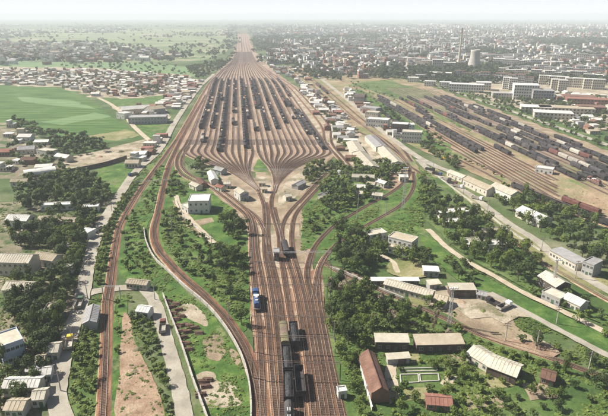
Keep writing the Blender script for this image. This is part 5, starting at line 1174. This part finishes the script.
# ------------------------------------------------------------------ poles, masts and gantries
def pole(px_, py_, h, label, group=None, lamp=False):
    c = G(px_, py_); t = thing('utility_pole', label, 'pole', (c.x, c.y, 0), U(-.3, .3), group)
    b = MB(); b.tube((0, 0, 0), (0, 0, h), .2, .13, n=8); b.obj('mast', M['concrete'], t)
    for z_ in (h - .4, h - 1.3):
        b = MB(); b.box(-1.1, 1.1, -.06, .06, z_ - .06, z_ + .06)
        for x_ in (-1, -.4, .4, 1): b.tube((x_, 0, z_ + .063), (x_, 0, z_ + .3), .05, n=5)
        b.obj('crossarm', M['rustysteel'], t)
def lattice(px_, py_, h, label, w=1.5):
    c = G(px_, py_); t = thing('floodlight_mast', label, 'mast', (c.x, c.y, 0))
    b = MB(); n = int(h / 2); leg = [[], [], [], []]
    for i, (sx, sy) in enumerate(((-1, -1), (1, -1), (1, 1), (-1, 1))):
        l = MB(); l.tube((sx * w / 2, sy * w / 2, 0), (sx * w / 5, sy * w / 5, h), .1, .07, n=4); l.obj('leg', M['steel'], t)
    for k in range(n):
        z0, z1 = k * h / n, (k + 1) * h / n; f0 = w / 2 + (w / 5 - w / 2) * k / n; f1 = w / 2 + (w / 5 - w / 2) * (k + 1) / n
        cs = [(-1, -1), (1, -1), (1, 1), (-1, 1)]
        for q in range(4):
            a, d = cs[q], cs[(q + 1) % 4]; b.tube((a[0] * f0, a[1] * f0, z0), (d[0] * f1, d[1] * f1, z1), .05, n=4, caps=False); b.tube((a[0] * f0, a[1] * f0, z0), (d[0] * f0, d[1] * f0, z0), .05, n=4, caps=False)
    b.obj('bracing', M['steel'], t)
    b = MB(); b.box(-1.5, 1.5, -.4, .4, h + .02, h + .14); b.obj('platform', M['steel'], t)
    for x_ in (-1.3, -.45, .45, 1.3):
        b = MB(); b.tube((x_, -.75, h + .75), (x_, -1.15, h + .5), .3, .38, n=8); b.box(x_ - .06, x_ + .06, -.78, -.66, h + .2, h + .72); b.obj('floodlight', M['steel'], t)
lattice(403, 210, 26, 'tall lattice floodlight mast rising from the eastern branches')
lattice(449, 326, 16, 'tall lattice floodlight mast below the sandy court', 1.3)
lattice(552, 290, 14, 'slim lattice mast among the workshops at right', 1.0)
lattice(238, 150, 20, 'floodlight mast at the left ladder of the bowl', 1.2)
lattice(336, 128, 20, 'floodlight mast at the right edge of the bowl', 1.2)
for i, (x_, y_, h) in enumerate([(575, 279, 9), (499, 262, 8), (541, 252, 8), (463, 196, 9), (386, 215, 9), (357, 219, 9), (358, 208, 9), (426, 196, 10), (487, 214, 9), (212, 250, 9), (172, 230, 9), (126, 250, 8), (155, 300, 8), (73, 345, 8), (61, 392, 8), (88, 300, 8), (252, 262, 7), (536, 350, 8), (588, 372, 8), (505, 342, 8), (556, 325, 8), (330, 300, 8), (334, 340, 8), (229, 320, 8), (99, 236, 8), (112, 212, 8)]):
    wh = ['right of the pale road shed', 'in the eastern grove clearing', 'on the verge by the east road', 'at the road bend below the white sheds', 'between the two eastern branches', 'left of the eastern branches, lower one', 'left of the eastern branches, upper one', 'above the eastern grove', 'beside the east road above the grove', 'on the meadow left of the throat',
          'inside the curved double line', 'in the meadow right of the double main line', 'beside the curved road', 'at the left road near the scrub', 'at the lower left road', 'above the grey roofed barn', 'at the left edge of the trunk', 'behind the diagonal barn', 'at the bottom right corner', 'above the diagonal barn on the siding', 'between the two lower right paths', 'right of the trunk under the portals', 'right of the trunk at the thicket edge', 'beside the curved double line near the pale wall', 'on the hedge by the left road', 'at the upper hedge by the left road'][i]
    pole(x_, y_, h, 'concrete utility pole ' + wh, 'utility poles')
def gantry(p0, p1, h, label, mat='steel', truss=True, y=None):
    a = G(*p0).xy; b_ = G(*p1).xy; c = (a + b_) / 2; d = b_ - a; L = d.length; rz = math.atan2(d.y, d.x)
    t = thing('track_gantry', label, 'gantry', (c.x, c.y, 0), rz, 'gantries over the tracks')
    for s in (-1, 1):
        m = MB(); m.box(s * L / 2 - .14, s * L / 2 + .14, -.14, .14, 0, h); m.obj('post', M[mat], t)
    m = MB()
    for zz in (h + .05, h + .75): m.box(-L / 2 - .2, L / 2 + .2, -.07, .07, zz - .05, zz + .05)
    n = max(2, int(L / 1.4))
    for i in range(n):
        x0 = -L / 2 + i * L / n; x1 = x0 + L / n; m.tube((x0, 0, h + (.1 if i % 2 else .7)), (x1, 0, h + (.7 if i % 2 else .1)), .04, n=4, caps=False)
    m.obj('beam', M[mat], t)
gantry((138, 192), (172, 190), 7, 'pale steel gantry spanning both left lines above the depot office')
gantry((249, 180), (305, 180), 7.5, 'pale steel gantry spanning the ladders below the grass triangle')
gantry((268, 267), (330, 266), 7, 'pale rusty gantry spanning the right side of the throat')
gantry((391, 173), (433, 171), 7, 'pale gantry over the hillside corridor by the road bend')
gantry((250, 276), (331, 277), 6.5, 'dark portal just below the pale gantry at the throat', 'rustysteel')
gantry((252, 332), (330, 333), 6.5, 'dark portal over the head of the standing train', 'rustysteel')
gantry((254, 353), (335, 354), 6.5, 'dark portal over the middle of the standing train', 'rustysteel')
gantry((253, 379), (340, 381), 6.5, 'dark portal near the bottom over the tank wagons', 'rustysteel')
gantry((250, 300), (327, 300), 6.5, 'dark portal beside the blue locomotive', 'rustysteel')
gantry((104, 300), (121, 300), 6, 'small portal over the level crossing')
gantry((255, 236), (300, 236), 6.5, 'dark portal at the top of the trunk', 'rustysteel')

# ------------------------------------------------------------------ vehicles
def truck(px_, py_, rz, label, cab='green', box='wagpale'):
    c = G(px_, py_); t = thing('truck', label, 'truck', (c.x, c.y, .15), rz)
    b = MB(); b.box(-1.1, 1.1, -3.6, 3.4, .75, .95); b.obj('chassis', M['rustysteel'], t)
    b = MB(); extr(b, [(-1.1, .955), (-1.1, 2.3), (-.95, 2.7), (.95, 2.7), (1.1, 2.3), (1.1, .955)], 1.7, 3.5); b.obj('cab', M[cab], t)
    b = MB(); b.box(-.95, .95, 3.503, 3.56, 1.75, 2.45); b.obj('windscreen', M['glass'], t)
    b = MB(); b.box(-1.2, 1.2, -3.7, 1.5, .955, 1.15); b.box(-1.2, -1.12, -3.7, 1.5, 1.153, 2.0); b.box(1.12, 1.2, -3.7, 1.5, 1.153, 2.0); b.box(-1.12, 1.12, -3.7, -3.62, 1.153, 2.0); b.box(-1.12, 1.12, 1.42, 1.5, 1.153, 2.0); b.obj('cargo_bed', M[box], t)
    for x_ in (-1, 1):
        for y_ in (-2.4, 2.5):
            w_ = MB(); w_.tube((x_ - .15, y_, .45), (x_ + .15, y_, .45), .45, n=10); w_.obj('wheel', M['rubber'], t)
for x_, y_, l, cb, bx in [(430, 171, 'dark truck first at the road bend', 'wag', 'wag'), (437, 175.5, 'blue truck second after the road bend', 'blue', 'wag'), (446, 181, 'dark truck third down the east road', 'wag', 'wagpale'), (452, 184.5, 'red truck fourth down the east road', 'wagred', 'wag'), (458, 188, 'pale truck fifth down the east road', 'whitep', 'wagpale'), (446, 160, 'yellow truck parked above the white sheds', 'yellow', 'yellow'), (451, 162.5, 'dark truck behind the yellow one', 'wag', 'wag'),
                         (477, 200, 'white truck on the east road beside the grove', 'whitep', 'wagpale')]:
    truck(x_, y_, -2.3, l, cb, bx)
truck(70, 346, .3, 'yellow truck on the left road beside the scrub strip', 'yellow', 'wagpale'); truck(98, 232, 2.7, 'white truck at the upper bend of the left road', 'whitep', 'wagpale'); truck(163, 330, .2, 'red truck on the curved road beside the timber stacks', 'wagred', 'wagpale')
truck(133, 176, 2.5, 'blue truck on the left road below the houses', 'blue', 'wagpale')
truck(80, 306, .2, 'green truck on the left road below the crossing', 'green', 'wagpale')
truck(504, 309, -1.0, 'white truck parked on the sandy court', 'whitep', 'wagpale'); truck(494, 306, .6, 'dark truck parked on the sandy court', 'wag', 'wag')
c = G(544, 173); building('yard_office', 'white flat building standing alone on the right yard tracks', 'building', (c.x, c.y), 12, 7, 4, -.55, roof='flat', wall='white', rm='r_white', wins=4)

random.seed(44)
for i, (x_, y_, r_, m_, l_) in enumerate([(462, 303, 1.8, 'soil', 'brown gravel heap left on the sandy court'), (470, 306, 1.3, 'dust', 'pale sand heap in the middle of the sandy court'), (448, 305, 1.2, 'tan', 'small tan heap at the left of the sandy court'), (483, 312, 1.6, 'cinderweed', 'grey heap at the lower edge of the sandy court'),
        (258, 193, 1.5, 'soil', 'brown heap at the left of the sandy diamond'), (284, 192, 1.6, 'tan', 'tan heap right of the sandy diamond'), (150, 141, 2.5, 'tan', 'tan heap on the rubble yard right side'), (120, 152, 2.5, 'dust', 'pale heap on the rubble yard middle'), (100, 157, 2.2, 'soil', 'brown heap on the rubble yard left side'), (138, 350, 1.4, 'cinderweed', 'dark heap on the bare brown lot'), (134, 372, 1.2, 'tan', 'pale heap low on the bare brown lot')]):
    c = G(x_, y_); n = 14; V = [(0, 0, r_ * .62)]
    for ring, (q, hh) in enumerate([(.35, .5), (.7, .26), (1.05, -.02)]):
        for k in range(n): a = 2 * math.pi * k / n; f = q * r_ * U(.85, 1.2); V.append((f * 1.5 * math.cos(a), f * math.sin(a), hh * r_ * U(.85, 1.1)))
    Fc = [(0, 1 + k, 1 + (k + 1) % n) for k in range(n)] + [(1 + g * n + k, 1 + (g + 1) * n + k, 1 + (g + 1) * n + (k + 1) % n, 1 + g * n + (k + 1) % n) for g in range(2) for k in range(n)]
    link('gravel_heap', mesh('gravel_heap', V, Fc, M[m_]), None, (c.x, c.y, .05), U(0, 3), label=l_, category='heap')
# ------------------------------------------------------------------ haze
hz = MB(); hz.box(-15500, 15500, -1000, 16000, -1.0, 128.0); ho = hz.obj('haze', [], kind='stuff')
hm = bpy.data.materials.new('haze'); hm.use_nodes = True; n_ = hm.node_tree; n_.nodes.clear()
pv = n_.nodes.new('ShaderNodeVolumePrincipled'); pv.inputs['Color'].default_value = (.875, .925, 1, 1); pv.inputs['Density'].default_value = HAZE; pv.inputs['Anisotropy'].default_value = 0.0
oo = n_.nodes.new('ShaderNodeOutputMaterial'); n_.links.new(pv.outputs[0], oo.inputs['Volume']); ho.data.materials.append(hm)

# labels: give every look-alike its place in its group, left to right (or near to far in a rake)
from collections import defaultdict
gr = defaultdict(list)
for o in S.objects:
    if o.parent is None and 'label' in o and 'category' in o and 'group' in o: gr[o['label']].append(o)
for lb, os_ in gr.items():
    if len(os_) < 2: continue
    rk = os_[0]['category'] == 'freight wagon'
    os_.sort(key=(lambda o: o.location.y) if rk else (lambda o: PX(o.location)[0]))
    for i, o in enumerate(os_):
        if len(os_) > 30: break
        sfx = (', %s nearest' if rk else ', %s from left') % ordn[i]
        if len((lb + sfx).split()) <= 16: o['label'] = lb + sfx
tri = sum(len(o.data.polygons) for o in S.objects if o.type == 'MESH' and o['kind' if 'kind' in o else 'x'] == 'stuff') if False else 0
print('objects', len(S.objects), 'wagons', len(WAG), 'trees', len(trees), 'houses', len(houses), len(far_h), len(far_t), 'tufts', len(items))
